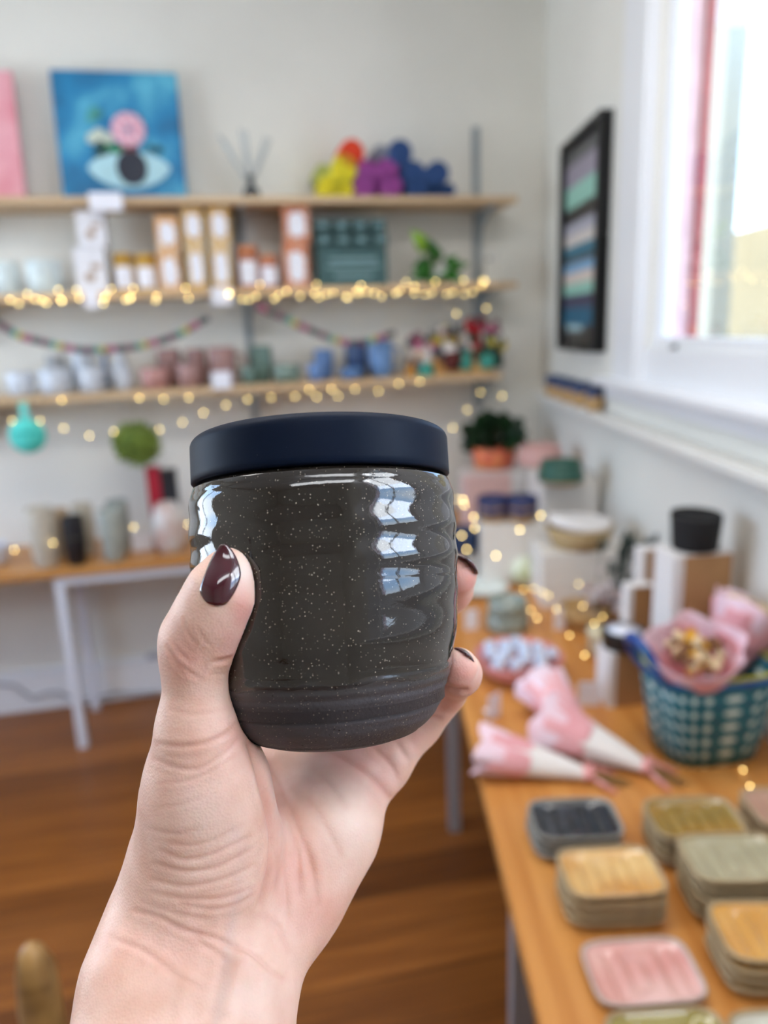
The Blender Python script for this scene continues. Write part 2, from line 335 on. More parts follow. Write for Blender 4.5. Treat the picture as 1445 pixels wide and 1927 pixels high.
# --- rolled cloths (spiral ends)
def roll(px, py, r_px, c, label, yy=3.02, dy=0):
    q = on_y(px, py, yy); r = r_px*yy/FPX*.98; L_ = .15; b = MB()
    n = 60; pts = []
    for i in range(n+1):
        a = i/n*2*math.pi*3.2; rr = r*(.14+.86*i/n); pts.append((rr*math.cos(a+px), rr*math.sin(a+px)))
    th = r*.075; vs = []
    for (x_, z_) in pts:
        l = math.hypot(x_, z_); ux, uz = x_/l, z_/l
        for y_, e in ((-L_/2, th), (L_/2, th), (L_/2, -th), (-L_/2, -th)): vs.append((x_+ux*e, y_, z_+uz*e))
    fs = [(4*i+k, 4*i+(k+1) % 4, 4*i+4+(k+1) % 4, 4*i+4+k) for i in range(n) for k in range(4)]+[(0, 3, 2, 1), (4*n, 4*n+1, 4*n+2, 4*n+3)]
    b.add(vs, fs, 0, True); b.lathe([(0, -L_/2+.012), (r*.93, -L_/2+.012), (r*.93, L_/2-.004), (0, L_/2-.004)], 20, fn=lambda q_, a: (q_[0], q_[2], q_[1]))
    name = 'cloth_%s' % '_'.join(map(str, c)); 
    o = b.build('rolled_cloth', mat(name, c, .9, var=.08, scale=60, bump=.4, bscale=300), None, (q[0], yy+.08+dy, q[2]))
    tag(o, label, 'rolled cloth', 'rolled cloths piled on the top shelf'); return q
Y_, O_, Mg, Bl, Gy = (240, 226, 58), (240, 84, 52), (170, 84, 164), (56, 88, 142), (150, 156, 170)
for a in ((621, 349, 21, Y_, 'yellow rolled cloth, lowest left of the pile'), (648, 318, 24, Y_, 'yellow rolled cloth under the orange roll'), (646, 352, 19, Y_, 'yellow rolled cloth beside the magenta ones at the bottom', .005),
          (664, 285, 24, O_, 'orange rolled cloth, the only one on top of the pile'), (690, 319, 20, Mg, 'magenta rolled cloth, upper left'), (728, 317, 20, Mg, 'magenta rolled cloth, upper right under the blue roll'),
          (686, 351, 20, Mg, 'magenta rolled cloth, bottom left next to yellow'), (739, 350, 21, Mg, 'magenta rolled cloth, bottom right next to blue'), (755, 287, 22, Bl, 'blue rolled cloth, highest of the blue ones'),
          (781, 326, 22, Bl, 'blue rolled cloth, next to the magenta pair'), (826, 326, 23, Bl, 'blue rolled cloth, upper right of the pile'), (789, 352, 19, Bl, 'blue rolled cloth, bottom row left'),
          (828, 354, 17, Bl, 'blue rolled cloth, bottom row middle'), (850, 355, 13, Bl, 'blue rolled cloth, smallest at the right end'), (722, 282, 15, Gy, 'grey rolled cloth behind the topmost blue one'),
          (612, 322, 16, (190, 196, 110), 'olive rolled cloth behind the yellow ones'), (712, 340, 15, (150, 70, 150), 'darker magenta rolled cloth in the middle of the magenta ones'), (768, 308, 14, Bl, 'small blue rolled cloth between the highest and the next')):
    roll(*a[:5], dy=(.03 if a[2] < 18 else 0))

# ================================================================== MIDDLE SHELF
z1 = ZS[1]
def shelf_box(x0, x1, ytop, ybot, yy, ms, name, label, cat, group=None, deco=None, zb=None, dep=None):
    a = on_y(x0, ytop, yy); c = on_y(x1, ybot, yy); zb_ = zb if zb is not None else c[2]
    w = c[0]-a[0]; h = a[2]-zb_; d = dep or w
    t = thing(name, ((a[0]+c[0])/2, yy+d/2, zb_), label, cat, group)
    b = MB(); b.box((0, 0, h/2), (w, d, h)); bb_ = b.build('box_body', ms, t, bevel=.002)
    if deco: deco(bb_, w, d, h)
    return t, h
def oval(t, w, d, h):
    b = MB(); vs = [(x_*w*.34, -d/2-.0012, h*.47+z_*h*.33) for x_, z_ in sup(1, 1, 3, 24)]; b.add(vs, [tuple(range(24))[::-1]])
    vs = [(v[0], v[1]+.001, v[2]) for v in vs]; o = b.build('label_patch', M_card, t); s_ = o.modifiers.new('t', 'SOLIDIFY'); s_.thickness = .001
def pattern(name, a_, b_, sc_=60):
    if name in MATS: return MATS[name]
    mt = mat(name, a_, .6); n = mt.node_tree; p = n.nodes['Principled BSDF']; L = n.links.new
    t = n.nodes.new('ShaderNodeTexCoord'); v = n.nodes.new('ShaderNodeTexVoronoi'); v.inputs['Scale'].default_value = sc_; L(t.outputs['Object'], v.inputs[0])
    r = n.nodes.new('ShaderNodeValToRGB'); L(v.outputs['Distance'], r.inputs[0]); r.color_ramp.elements[0].position = .32; r.color_ramp.elements[1].position = .42
    r.color_ramp.elements[0].color = (*lin(b_), 1); r.color_ramp.elements[1].color = (*lin(a_), 1); L(r.outputs[0], p.inputs['Base Color']); return mt
M_yp = pattern('yellow_pattern', (214, 168, 92), (240, 226, 196)); M_op = pattern('orange_pattern', (206, 124, 84), (238, 206, 184)); M_yo = pattern('apricot_pattern', (224, 170, 112), (244, 226, 204))
yy = 3.02
for (x0, x1, yt, yb_, m_, lab) in ((295, 343, 470, 545, M_yo, 'apricot patterned candle box, bottom of the leftmost stack'), (348, 391, 457, 545, M_yp, 'yellow patterned candle box, bottom of the middle stack'), (394, 438, 457, 545, M_yp, 'yellow patterned candle box, bottom of the right yellow stack'), (533, 583, 456, 540, M_op, 'orange patterned candle box, lower one, beside the green carton')):
    t, h = shelf_box(x0, x1, yt, yb_, yy, m_, 'candle_box', lab, 'box', 'patterned candle boxes with white oval labels', oval, zb=z1)
    lab2 = lab.replace('bottom of', 'top of').replace('lower one', 'upper one')
    dx = {295: -6, 348: -8, 394: -5, 533: -1}[x0]; yt2 = {295: 406, 348: 390, 394: 388, 533: 385}[x0]
    shelf_box(x0+dx, x1+dx+2, yt2, yt, yy, m_, 'candle_box', lab2, 'box', 'patterned candle boxes with white oval labels', oval, zb=z1+h+.001)
def sketch(t, w, d, h):
    b = MB(); b.ball((-.004, -d/2-.001, h*.36), w*.17, 10, 0, (1, .08, .9)); b.box((w*.18, -d/2-.001, h*.58), (w*.3, .002, h*.12)); b.build('printed_picture', mat('print_brown', (176, 148, 122), .6), t)
M_wbox = mat('white_gloss_box', (232, 232, 238), .4)
t, h = shelf_box(136, 204, 466, 548, yy, M_wbox, 'mug_box', 'white box with brown picture, lower of the stack of two', 'box', 'white boxes stacked on the middle shelf', sketch, zb=z1)
shelf_box(140, 202, 396, 466, yy, M_wbox, 'mug_box', 'white box with brown picture, upper of the stack of two', 'box', 'white boxes stacked on the middle shelf', sketch, zb=z1+h+.001)
def jar(x0, x1, ytop, c, lid, label, zb, yy=3.03):
    x, w, h = spot(x0, x1, ytop, yy, zb); r = w/2*.96
    t = thing('candle_jar', (x, yy+r, zb), label, 'jar', 'candle jars with white labels')
    b = MB(); b.lathe([(0, 0), (r*.94, 0), (r, .006), (r, h*.76), (r*.9, h*.79), (0, h*.79)], 28); gl_ = b.build('glass', mat('jar_%d_%d' % (c[0], c[2]), c, .25), t)
    b = MB(); b.lathe([(0, h*.79), (r*1.02, h*.79), (r*1.02, h*.98), (r*.97, h), (0, h)], 28); b.build('lid', lid, t)
    b = MB(); pr = [(r*1.006, h*.12), (r*1.006, h*.66)]
    vs = [(rr*math.cos(a), rr*math.sin(a), z) for rr, z in pr for a in [math.radians(-90-52+8*i) for i in range(14)]]
    b.add(vs, [(i, i+1, 14+i+1, 14+i) for i in range(13)], 0, True); b.build('paper_label', M_card, gl_)
M_gold = mat('gold_lid', (196, 152, 56), .4, .5, var=.2, scale=80)
M_cop = mat('copper_lid', (204, 134, 92), .4, .4, var=.2, scale=80)
jar(206, 249, 476, (206, 168, 96), M_gold, 'amber candle jar with gold lid next to the white boxes', z1)
jar(250, 293, 478, (206, 168, 96), M_gold, 'amber candle jar with gold lid next to the apricot boxes', z1)
jar(443, 486, 462, (196, 130, 104), M_cop, 'taller copper-lidded candle jar between yellow and orange boxes', z1)
jar(487, 524, 479, (188, 124, 108), M_cop, 'shorter copper-lidded candle jar beside the orange boxes', z1)
# green carton with rows of little boxes
a = on_y(588, 412, 3.0); c = on_y(738, 540, 3.0); w = c[0]-a[0]; h = a[2]-z1
M_gr = mat('dark_teal_card', (58, 92, 92), .6, var=.1); M_gl = mat('pale_teal_print', (120, 152, 156), .6)
t = thing('display_carton', ((a[0]+c[0])/2, 3.0+.07, z1), 'dark green display carton holding rows of small printed boxes', 'display carton')
b = MB(); b.box((0, 0, h*.29), (w*.90, .13, h*.58)); b.box((w*.02, .05, h*.5), (w*.94, .03, h)); tr_ = b.build('tray', M_gr, t, bevel=.002)
b = MB(); b.box((0, -.066, h*.40), (w*.62, .002, h*.05)); b.box((0, -.066, h*.30), (w*.7, .002, h*.04)); b.box((0, -.066, h*.16), (w*.5, .002, h*.05)); b.build('printed_band', M_gl, tr_)
for i in range(4):
    for j in range(2):
        b = MB(); xx = -w*.36+i*w*.245; b.box((xx, -.02-.02*(1-j), h*(.70+.22*j)), (w*.19, .03, h*.17)); b.box((xx, -.037-.02*(1-j), h*(.70+.22*j)), (w*.12, .003, h*.05), mi=1)
        b.build('small_box', [M_gr, M_gl], t)
# pale cups left
def cup(name, label, cat, x, y, zb, r, h, c, rough=.4, group=None, handle=0, taper=.86, c2=None, lipc=None, n=28, parent=None):
    t = thing(name, (x, y, zb), label, cat, group)
    m_ = mat('glaze_%d_%d_%d' % c, c, rough, var=.12 if not c2 else 0, scale=30, c2=c2)
    b = MB(); b.lathe([(0, 0), (r*taper*.8, 0), (r*taper, h*.06), (r, h*.5), (r*.98, h*.97), (r*.95, h), (r*.9, h*.97), (r*.88, h*.3), (0, h*.12)], n); b.build('vessel', m_, t)
    if handle: b = MB(); b.tube([(r*.92*handle, 0, h*.8), (r*1.45*handle, 0, h*.78), (r*1.6*handle, 0, h*.5), (r*1.4*handle, 0, h*.25), (r*.9*handle, 0, h*.2)], r*.11, 8); b.build('handle', m_, t)
    return t
for x0, x1, yt, lab in ((-22, 29, 492, 'speckled pale cup cut by the left edge on the middle shelf'), (42, 108, 489, 'pale mint cup left of the white boxes on the middle shelf')):
    x, w, h = spot(x0, x1, yt, 3.05, z1); cup('cup', lab, 'cup', x, 3.08, z1, w/2, h, (214, 226, 226), group='pale cups on the middle shelf')
# plant in a pot on the middle shelf
def leafm(b, base, tip, wd, mi=0, droop=.2):
    base = Vector(base); tip = Vector(tip); d = tip-base; L_ = d.length; u = d.cross(Vector((0, -1, .2))); u.normalize(); nrm = u.cross(d).normalized(); vs = []; k = 7
    for i in range(k):
        t_ = i/(k-1); w_ = wd*math.sin(math.pi*(t_**.7))*1.0; p = base+d*t_+nrm*(L_*droop*math.sin(math.pi*t_))
        vs += [p-u*w_-nrm*w_*.2, p, p+u*w_-nrm*w_*.2]
    b.add(vs, [(3*i+j, 3*i+j+1, 3*i+j+4, 3*i+j+3) for i in range(k-1) for j in (0, 1)], mi, True)
M_leaf = mat('leaf_green', (44, 104, 30), .35, var=.3, scale=30); M_leafl = mat('leaf_lime', (134, 176, 44), .4); M_leafd = mat('leaf_dark', (18, 48, 20), .4, var=.3)
x, w, h = spot(765, 870, 425, 3.06, z1)
t = thing('potted_plant', (x+.02, 3.07, z1), 'green leafy plant with one lime leaf, between green carton and upright', 'plant')
b = MB(); b.lathe([(0, 0), (.04, 0), (.05, .07), (.045, .07), (.038, .05), (0, .05)], 24); b.build('pot', mat('pale_pot', (196, 200, 190), .5), t)
for px, py, mi, wd in ((772, 432, 1, .032), (805, 450, 0, .026), (820, 475, 0, .028), (850, 490, 0, .024), (868, 500, 0, .022), (838, 515, 0, .045), (780, 505, 0, .05), (800, 500, 0, .048), (770, 525, 0, .024), (815, 535, 0, .03), (858, 525, 0, .024), (796, 520, 0, .034)):
    q = on_y(px, py, 3.0+random.uniform(-.01, .03)); tip = Vector((q[0]-x-.02, q[1]-3.07, q[2]-z1)); b = MB()
    st = tip*.45+Vector((0, 0, .03)); b.tube([(0, 0, .05), st*.6+Vector((0, 0, .02)), st], .0025, 6, 1 if py < 460 else 0); dd = (tip-st); dd = dd if dd.length > .085 else dd.normalized()*.085
    leafm(b, st, st+dd, wd, mi); b.build('leaf', [M_leaf, M_leafl], t)
t, h = shelf_box(912, 938, 470, 536, 3.04, mat('cream_box', (214, 212, 204), .6), 'small_box', 'small white box with a dark dot, right end of the middle shelf', 'box', zb=z1, dep=.03)
b = MB(); b.ball((-.012, -.016, h*.72), .009, 10, 0, (1, .1, 1)); b.build('printed_dot', mat('print_grey', (90, 92, 92), .6), t)

# ================================================================== LOWEST SHELF
z2 = ZS[2]
WH, BG, RS, GR, BLU, NV = (208, 214, 222), (128, 142, 164), (164, 126, 120), (106, 132, 122), (104, 138, 190), (58, 82, 124)
for (x0, x1, yt, yy, c, hd, nm, lab) in (
    (10, 62, 700, 3.04, WH, 0, 'mug', 'white mug nearest the left edge on the lowest shelf'), (72, 132, 694, 3.02, WH, -1, 'mug', 'white mug with its handle left, second from the left'),
    (84, 122, 668, 3.13, (160, 160, 160), 0, 'jug', 'grey jug behind the second white mug'), (142, 194, 692, 3.03, WH, 1, 'mug', 'white mug with its handle right, under the garland'),
    (132, 168, 652, 3.13, WH, 0, 'jug', 'tall white jug behind the mug under the garland'), (184, 206, 664, 3.10, BG, 0, 'vase', 'blue-grey slim vase left of the white bottle vase'),
    (206, 242, 655, 3.06, WH, 0, 'vase', 'tall white bottle vase before the rose mugs'), (262, 318, 692, 3.03, (186, 136, 128), 0, 'cup', 'low rose cup, leftmost of the rose ones'),
    (293, 338, 656, 3.14, RS, 0, 'mug', 'rose mug, taller, behind the low rose cup'), (330, 378, 684, 3.02, RS, 1, 'mug', 'rose mug with its handle right, in front row'),
    (348, 386, 656, 3.14, RS, 0, 'mug', 'rose mug in the back row, behind the handled one'), (390, 442, 653, 3.06, RS, 1, 'mug', 'tall rose mug behind the white price card'),
    (452, 482, 690, 3.03, GR, 0, 'cup', 'small green cup in front of the tall green mug'), (468, 510, 650, 3.11, GR, 0, 'mug', 'tall green mug right of the shelf upright'),
    (512, 565, 686, 3.04, (122, 142, 130), 0, 'bowl', 'low sage bowl between the green and blue mugs'), (578, 611, 684, 3.02, BLU, 0, 'cup', 'blue cup, front one of the pair next to the sage bowl'),
    (590, 626, 657, 3.12, BLU, 0, 'mug', 'blue mug, back one of the pair next to the sage bowl'), (640, 682, 692, 3.02, (84, 120, 168), 0, 'cup', 'low blue cup in front of the navy mug'),
    (648, 690, 643, 3.12, NV, 0, 'mug', 'navy tall mug behind the low blue cup'), (692, 738, 641, 3.06, (112, 150, 200), 1, 'mug', 'tall sky-blue mug beside the felt ornaments')):
    x, w, h = spot(x0, x1, yt, yy, z2); r = w/2
    if nm == 'vase':
        t = thing('vase', (x, yy, z2), lab, 'vase'); b = MB(); b.lathe([(0, 0), (r*.9, 0), (r, h*.2), (r*.95, h*.5), (r*.55, h*.72), (r*.5, h*.92), (r*.62, h), (r*.4, h*.97), (0, h*.6)], 28); b.build('vessel', mat('glaze_%d_%d_%d' % c, c, .4, var=.1, scale=30), t)
    elif nm == 'jug':
        t = cup('jug', lab, 'jug', x, yy, z2, r, h, c, handle=1, taper=1.0)
    else: cup(nm, lab, nm, x, yy, z2, r, h, c, handle=hd)
# felt ornaments and wooden tray
a = on_y(816, 684, 3.0); c = on_y(928, 708, 3.0)
t = thing('wooden_tray', ((a[0]+c[0])/2, 3.04, z2), 'low honey-coloured wooden tray at the right end of the lowest shelf', 'tray'); w = c[0]-a[0]; h = a[2]-z2
b = MB(); b.box((0, -.05, h/2), (w, .008, h)); b.box((0, .05, h/2), (w, .008, h)); b.box((-w/2+.004, 0, h/2), (.008, .092, h)); b.box((w/2-.004, 0, h/2), (.008, .092, h)); b.box((0, 0, .004), (w-.016, .092, .006)); b.build('tray_box', wood('honey_wood', (214, 164, 92), (190, 134, 66)), t)
zt = z2+h
C = dict(red=(168, 34, 44), pink=(196, 110, 140), cream=(228, 220, 214), yellow=(206, 182, 72), teal=(70, 158, 142), green=(40, 66, 50), orange=(200, 140, 60), maroon=(92, 40, 36), grey=(96, 96, 100), plum=(120, 60, 84))
FM = {k: mat('felt_'+k, v, .95, bump=.5, bscale=300) for k, v in C.items()}
def ornament(px, py, sp_, cols, zb, label, yy):
    q = on_y(px, py, yy); top = q[2]; s_ = sp_*yy/FPX*1.25
    t = thing('felt_ornament', (q[0], yy, zb), label, 'felt ornament', 'bright felt ornaments at the end of the lowest shelf'); hh = max(top-zb, .03)
    b = MB(); b.lathe([(0, 0), (s_*.75, 0), (s_*.8, hh*.3), (s_*.5, hh*.75), (0, hh*.8)], 16); b.build('body', FM[cols[0]], t)
    b = MB(); b.ball((0, 0, hh*.82), s_*.62, 14, 0, (1, .8, 1)); b.build('head', FM[cols[1]], t)
    for k in range(7):
        a_ = random.uniform(0, 6.28); b = MB(); b.ball((s_*.85*math.cos(a_), -.02+random.uniform(-.01, .02), hh*.85+s_*.8*math.sin(a_)), s_*.34, 8, 0, (1, .6, 1), .1); b.build('pompom', FM[cols[2+k % (len(cols)-2)]], t)
for a in ((786, 640, 18, ('cream', 'pink', 'plum', 'grey', 'yellow'), z2, 'pink and cream felt ornament, leftmost of the group'), (800, 672, 17, ('teal', 'cream', 'orange', 'cream', 'grey'), z2, 'pale felt ornament low at the front left of the group'),
          (822, 628, 17, ('grey', 'yellow', 'grey', 'pink', 'cream'), z2, 'grey and yellow felt ornament at the back left'), (772, 680, 10, ('orange', 'orange', 'maroon', 'grey'), z2, 'small orange felt ornament at the outer left'),
          (848, 650, 18, ('maroon', 'cream', 'yellow', 'maroon', 'grey'), zt-.03, 'cream headed felt ornament above the left of the tray'), (872, 626, 17, ('maroon', 'cream', 'yellow', 'grey', 'red'), zt-.03, 'white topped felt ornament in the middle of the tray'),
          (893, 606, 18, ('red', 'red', 'maroon', 'red', 'green'), zt-.03, 'red felt ornament, highest in the tray'), (875, 660, 15, ('teal', 'teal', 'cream', 'maroon'), zt-.03, 'teal felt ornament low at the front of the tray'),
          (915, 655, 18, ('teal', 'green', 'green', 'yellow', 'teal'), zt-.03, 'dark green and yellow felt ornament at the right of the tray'), (922, 604, 14, ('green', 'pink', 'plum', 'pink'), zt-.03, 'dusty pink felt ornament at the far right'),
          (934, 638, 13, ('green', 'green', 'grey', 'yellow'), zt-.03, 'green felt ornament leaning beyond the tray end'), (852, 610, 14, ('grey', 'grey', 'yellow', 'grey', 'green'), zt-.03, 'grey felt ornament at the back of the tray')):
    ornament(*a, yy=3.0 if a[1] > 645 else 3.06)

# --- garlands
def curve_pts(pts, n):
    pts = [np.array(p, float) for p in pts]; out = []
    P_ = [2*pts[0]-pts[1]]+pts+[2*pts[-1]-pts[-2]]; segs = len(pts)-1
    for i in range(n):
        u = i/(n-1)*segs; k = min(int(u), segs-1); t = u-k; p0, p1, p2, p3 = P_[k:k+4]
        out.append(.5*((2*p1)+(-p0+p2)*t+(2*p0-5*p1+4*p2-p3)*t*t+(-p0+3*p1-3*p2+p3)*t**3))
    return out
def garland(px, n, label):
    pts = curve_pts([on_y(x, y, YF-.01) for x, y in px], n); t = thing('felt_garland', pts[0], label, 'garland'); o = Vector(pts[0])
    b = MB(); b.tube([Vector(p)-o for p in pts], .0015, 5); b.build('cord', mat('cord_cream', (210, 204, 190), .8), t)
    for i, p in enumerate(pts):
        b = MB(); b.ball(Vector(p)-o, .0135, 10, 0, (1, 1, 1), .06); b.build('bead', FM[('plum', 'grey', 'green', 'yellow', 'plum', 'pink', 'teal', 'grey')[i*5 % 8]], t)
garland([(-30, 590), (30, 628), (85, 645), (150, 658), (210, 657), (270, 650), (330, 632), (388, 600)], 44, 'felt bead garland swagged over the white mugs on the left')
garland([(488, 578), (530, 596), (575, 618), (620, 636), (660, 645), (700, 640), (738, 628)], 28, 'felt bead garland hanging right of the shelf upright above the blue mugs')

# ================================================================== FAIRY LIGHTS
M_bulb = mat('bulb_glow', (255, 226, 150), .4, emit=(255, 222, 140), es=20)
M_wire = mat('thin_wire', (190, 180, 150), .4)
def bulbs(pts3, label, order=True, r=.0026, wire=True):
    pts3 = [np.array(p) for p in pts3]; t = thing('fairy_lights', pts3[0], label, 'fairy lights'); o = Vector(pts3[0])
    rel = [Vector(p)-o for p in pts3]
    if wire: b = MB(); b.tube(rel, .0005, 4); b.build('wire', M_wire, t)
    for p in rel: b = MB(); b.ball(p, r, 8); b.build('bulb', M_bulb, t)
L1 = [(x/3.01, 360+y/3.01) for x, y in ((57, 615), (107, 637), (155, 582), (200, 610), (240, 620), (263, 632), (330, 560), (345, 615), (350, 622), (433, 560), (448, 605), (585, 635), (590, 605), (600, 595), (628, 555), (710, 615), (735, 610), (740, 600), (755, 550), (882, 620), (887, 595), (1050, 548), (1068, 605), (1298, 583))]
L1 += [(400+x*.415, 220+y*.415) for x, y in ((75, 800), (135, 828), (165, 830), (195, 815), (215, 760), (280, 825), (300, 808), (335, 790), (397, 812), (462, 800), (472, 760), (483, 818), (515, 803), (547, 797), (605, 815), (612, 820), (655, 790), (660, 800), (673, 765), (700, 795), (735, 800), (767, 815), (830, 800), (848, 787), (877, 750), (917, 770), (915, 800), (965, 805), (995, 798), (1010, 748), (1062, 803), (1090, 797), (1138, 742), (1142, 803), (1180, 795), (1225, 740), (1222, 765), (1235, 745))]
bulbs([on_y(x, y, YF-.02) for x, y in L1], 'warm fairy lights along the edge of the middle shelf')
L2 = [(23, 792), (75, 792), (120, 806), (168, 820), (214, 812), (300, 808), (343, 795), (383, 777), (425, 762), (466, 752), (510, 748), (555, 746), (596, 747), (636, 745), (712, 736), (750, 722), (790, 718)]
bulbs([on_y(x, y, YF-.03) for x, y in L2], 'warm fairy lights swagging below the lowest shelf')
L3 = [(116, 753), (262, 749), (308, 751), (355, 748), (582, 733), (624, 732), (668, 732)]
bulbs([on_y(x, y, YF-.015) for x, y in L3], 'warm fairy lights along the front edge of the lowest shelf')
L4 = [(915, 580), (859, 590), (945, 745), (904, 738), (879, 771), (852, 805), (860, 940), (872, 938)]
bulbs([on_y(x, y, YF-.02) for x, y in L4], 'warm fairy lights dropping down the wall in the corner')
L5 = [(871, 940), (874, 950), (891, 973), (893, 994), (869, 1008), (878, 1034), (933, 1046), (978, 997), (1017, 970)]
bulbs([at_depth(x, y, 2.15) for x, y in L5], 'warm fairy lights trailing over the white display risers')

# ================================================================== BELOW THE SHELVES
TH = .74
M_oak = wood('oak_top', (206, 148, 84), (184, 122, 58), .38)
yT0, yT1 = 2.80, YB-.002
def table_left():
    x0 = -2.2; x1 = 1.29
    t = thing('table', ((x0+x1)/2, (yT0+yT1)/2, 0), 'oak-topped narrow table with white steel legs under the wall shelves', 'table')
    b = MB(); b.box((0, 0, TH-.014), (x1-x0, yT1-yT0, .028)); b.build('tabletop', M_oak, t, bevel=.003)
    pl = on_z(158, 1405, 0); xl = pl[0]-(x0+x1)/2; M_w = mat('white_steel', (226, 228, 236), .35)
    for xx in (xl, x1-.12-(x0+x1)/2):
        for yy in (pl[1]-(yT0+yT1)/2, (yT1-yT0)/2-.075): b = MB(); b.box((xx, yy, (TH-.066)/2), (.034, .034, TH-.066)); b.build('leg', M_w, t, bevel=.003)
    for yy in (pl[1]-(yT0+yT1)/2, (yT1-yT0)/2-.03):
        b = MB(); b.box(((xl+x1-.12-(x0+x1)/2)/2, yy, TH-.047), (x1-.12-(x0+x1)/2-xl+.034, .034, .036)); b.build('frame_bar', M_w, t, bevel=.003)
table_left()
for (x0, x1, yt, yb_, c, nm, lab) in ((45, 100, 955, 1030, (196, 186, 168), 'cup', 'cream cup, leftmost on the narrow table'), (86, 128, 958, 1022, (176, 150, 118), 'cup', 'tan cup behind the black cup'),
    (112, 156, 972, 1040, (28, 26, 30), 'cup', 'black cup on the narrow table'), (132, 172, 948, 1020, (190, 180, 160), 'cup', 'cream cup behind the black cup'), (182, 228, 958, 1038, (164, 168, 158), 'cup', 'sage grey cup, front one, on the narrow table'),
    (196, 240, 942, 1026, (150, 154, 144), 'cup', 'sage grey cup standing behind the front one')):
    yy = 2.86 if yb_ > 1027 else 2.98
    x, w, h = spot(x0, x1, yt, yy, TH); cup(nm, lab, 'cup', x, yy, TH, w/2, h, c, handle=0, taper=.8)
x, w, h = spot(278, 345, 948, 2.88, TH)
t = thing('round_vase', (x, 2.9, TH), 'white round vase with blush base beside the hand', 'vase'); b = MB(); b.lathe([(0, 0), (w*.3, 0), (w*.46, h*.25), (w*.5, h*.55), (w*.4, h*.85), (w*.28, h), (w*.2, h*.95), (0, h*.5)], 32); b.build('vessel', mat('floral_white', (224, 224, 220), .35, c2=(204, 176, 166), scale=14), t)
for (x0, x1, c, lab) in ((273, 299, (170, 24, 46), 'tall crimson gift box behind the round vase'), (300, 330, (28, 28, 34), 'tall black gift box behind the round vase')):
    x, w, h = spot(x0, x1, 880 if c[0] > 100 else 885, 3.0, TH)
    t = thing('gift_box', (x, 3.02, TH), lab, 'box'); b = MB(); b.box((0, 0, h*.45), (w, w, h*.9)); b.build('box_body', mat('box_%d' % c[0], c, .5), t, bevel=.002); b = MB(); b.box((0, 0, h*.95), (w*1.04, w*1.04, h*.1)); b.build('lid', mat('box_%d' % c[0], c, .5), t, bevel=.002)
def card(px, pyb, w_px, h_px, label, zb=TH, rz=0, pt_=None):
    q = on_z(px, pyb, zb) if pt_ is None else pt_; d = proj(q)[2]; w = w_px*d/FPX; h = h_px*d/FPX
    b = MB(); b.box((0, 0, h/2), (w, .0012, h)); b.box((0, .012, h*.2), (w*.5, .024, .0012)); tag(b.build('display_card', M_card, None, q+np.array([0, 0, .0005]), rz), label, 'card', 'white display cards')
card(87, 1052, 36, 34, 'white card standing in front of the cream cup, left')
card(270, 1036, 38, 34, 'white card standing in front of the round vase')
q = on_z(-8, 1062, TH); cup('glass_bowl', 'pale bowl cut off at the left edge of the narrow table', 'bowl', q[0], q[1], TH, .05, .08, (206, 206, 214))
bulbs([on_y(27, 1035, 2.805), on_y(100, 1022, 2.805), on_y(251, 992, 2.805), on_y(354, 987, 2.805)], 'warm fairy lights lying on the narrow table')
# turquoise tag on a ribbon
q = on_y(52, 820, YF-.03); t = thing('hanging_tag', q, 'round turquoise tag hanging on a ribbon from the lowest shelf', 'tag')
M_tq = mat('turquoise_card', (84, 212, 196), .6); top = on_y(42, 757, YF-.03)-q
b = MB(); b.lathe([(0, -.0012), (.064, -.0012), (.064, .0012), (0, .0012)], 36, fn=lambda v, a: (v[0], v[2], v[1])); b.build('disc', M_tq, t)
b = MB(); b.box((0, -.002, .012), (.1, .001, .014)); b.build('printed_line', mat('turquoise_dark', (40, 170, 156), .6), t)
b = MB(); b.add([(-.017, 0, .055), (.017, 0, .055), (top[0]+.014, 0, top[2]), (top[0]-.014, 0, top[2])], [(0, 1, 2, 3)]); rb = b.build('ribbon', mat('turquoise_ribbon', (120, 216, 204), .6), t); rb.modifiers.new('s', 'SOLIDIFY').thickness = .001
# moss ball
q = on_y(257, 835, YF+.02); t = thing('moss_ball', q, 'green moss ball hanging against the back wall', 'moss ball')
b = MB(); b.ball((0, 0, 0), .078, 40, 0, (1.05, .9, .95), .05); b.build('moss', mat('moss', (112, 132, 50), .95, c2=(66, 84, 26), scale=40, bump=1, bscale=120), t)
b = MB()
for k in range(220):
    v = Vector((random.gauss(0, 1), random.gauss(0, 1), random.gauss(0, 1))).normalized(); p = Vector((v.x*.08, v.y*.07, v.z*.074)); leafm(b, p, p+v*.018+Vector((random.uniform(-.01, .01), 0, random.uniform(-.01, .01))), .005)
tag(b.build('tufts', mat('moss_tip', (140, 158, 66), .9, c2=(92, 110, 40)), t), kind='stuff')
b = MB(); b.tube([(0, 0, .07), (0, .06, S[2][1]-q[2])], .0012, 5); b.build('thread', M_wire, t)
# cable and socket on the wall
b = MB(); b.tube([on_y(x, y, YB-.03) for x, y in ((-60, 1280), (0, 1288), (28, 1290), (45, 1303), (62, 1314), (85, 1306), (108, 1302), (125, 1310), (150, 1318), (190, 1312), (225, 1303), (245, 1306), (300, 1302))], .006, 8); tag(b.build('power_cable', mat('grey_cable', (168, 170, 178), .5)), 'grey power cable lying along the skirting under the narrow table', 'cable')
q = on_y(293, 1236, YB-.01); b = MB(); b.box((0, 0, 0), (.075, .012, .04)); tag(b.build('wall_socket', mat('socket_grey', (176, 176, 184), .5), None, q, bevel=.004), 'grey wall socket near the table leg', 'socket')

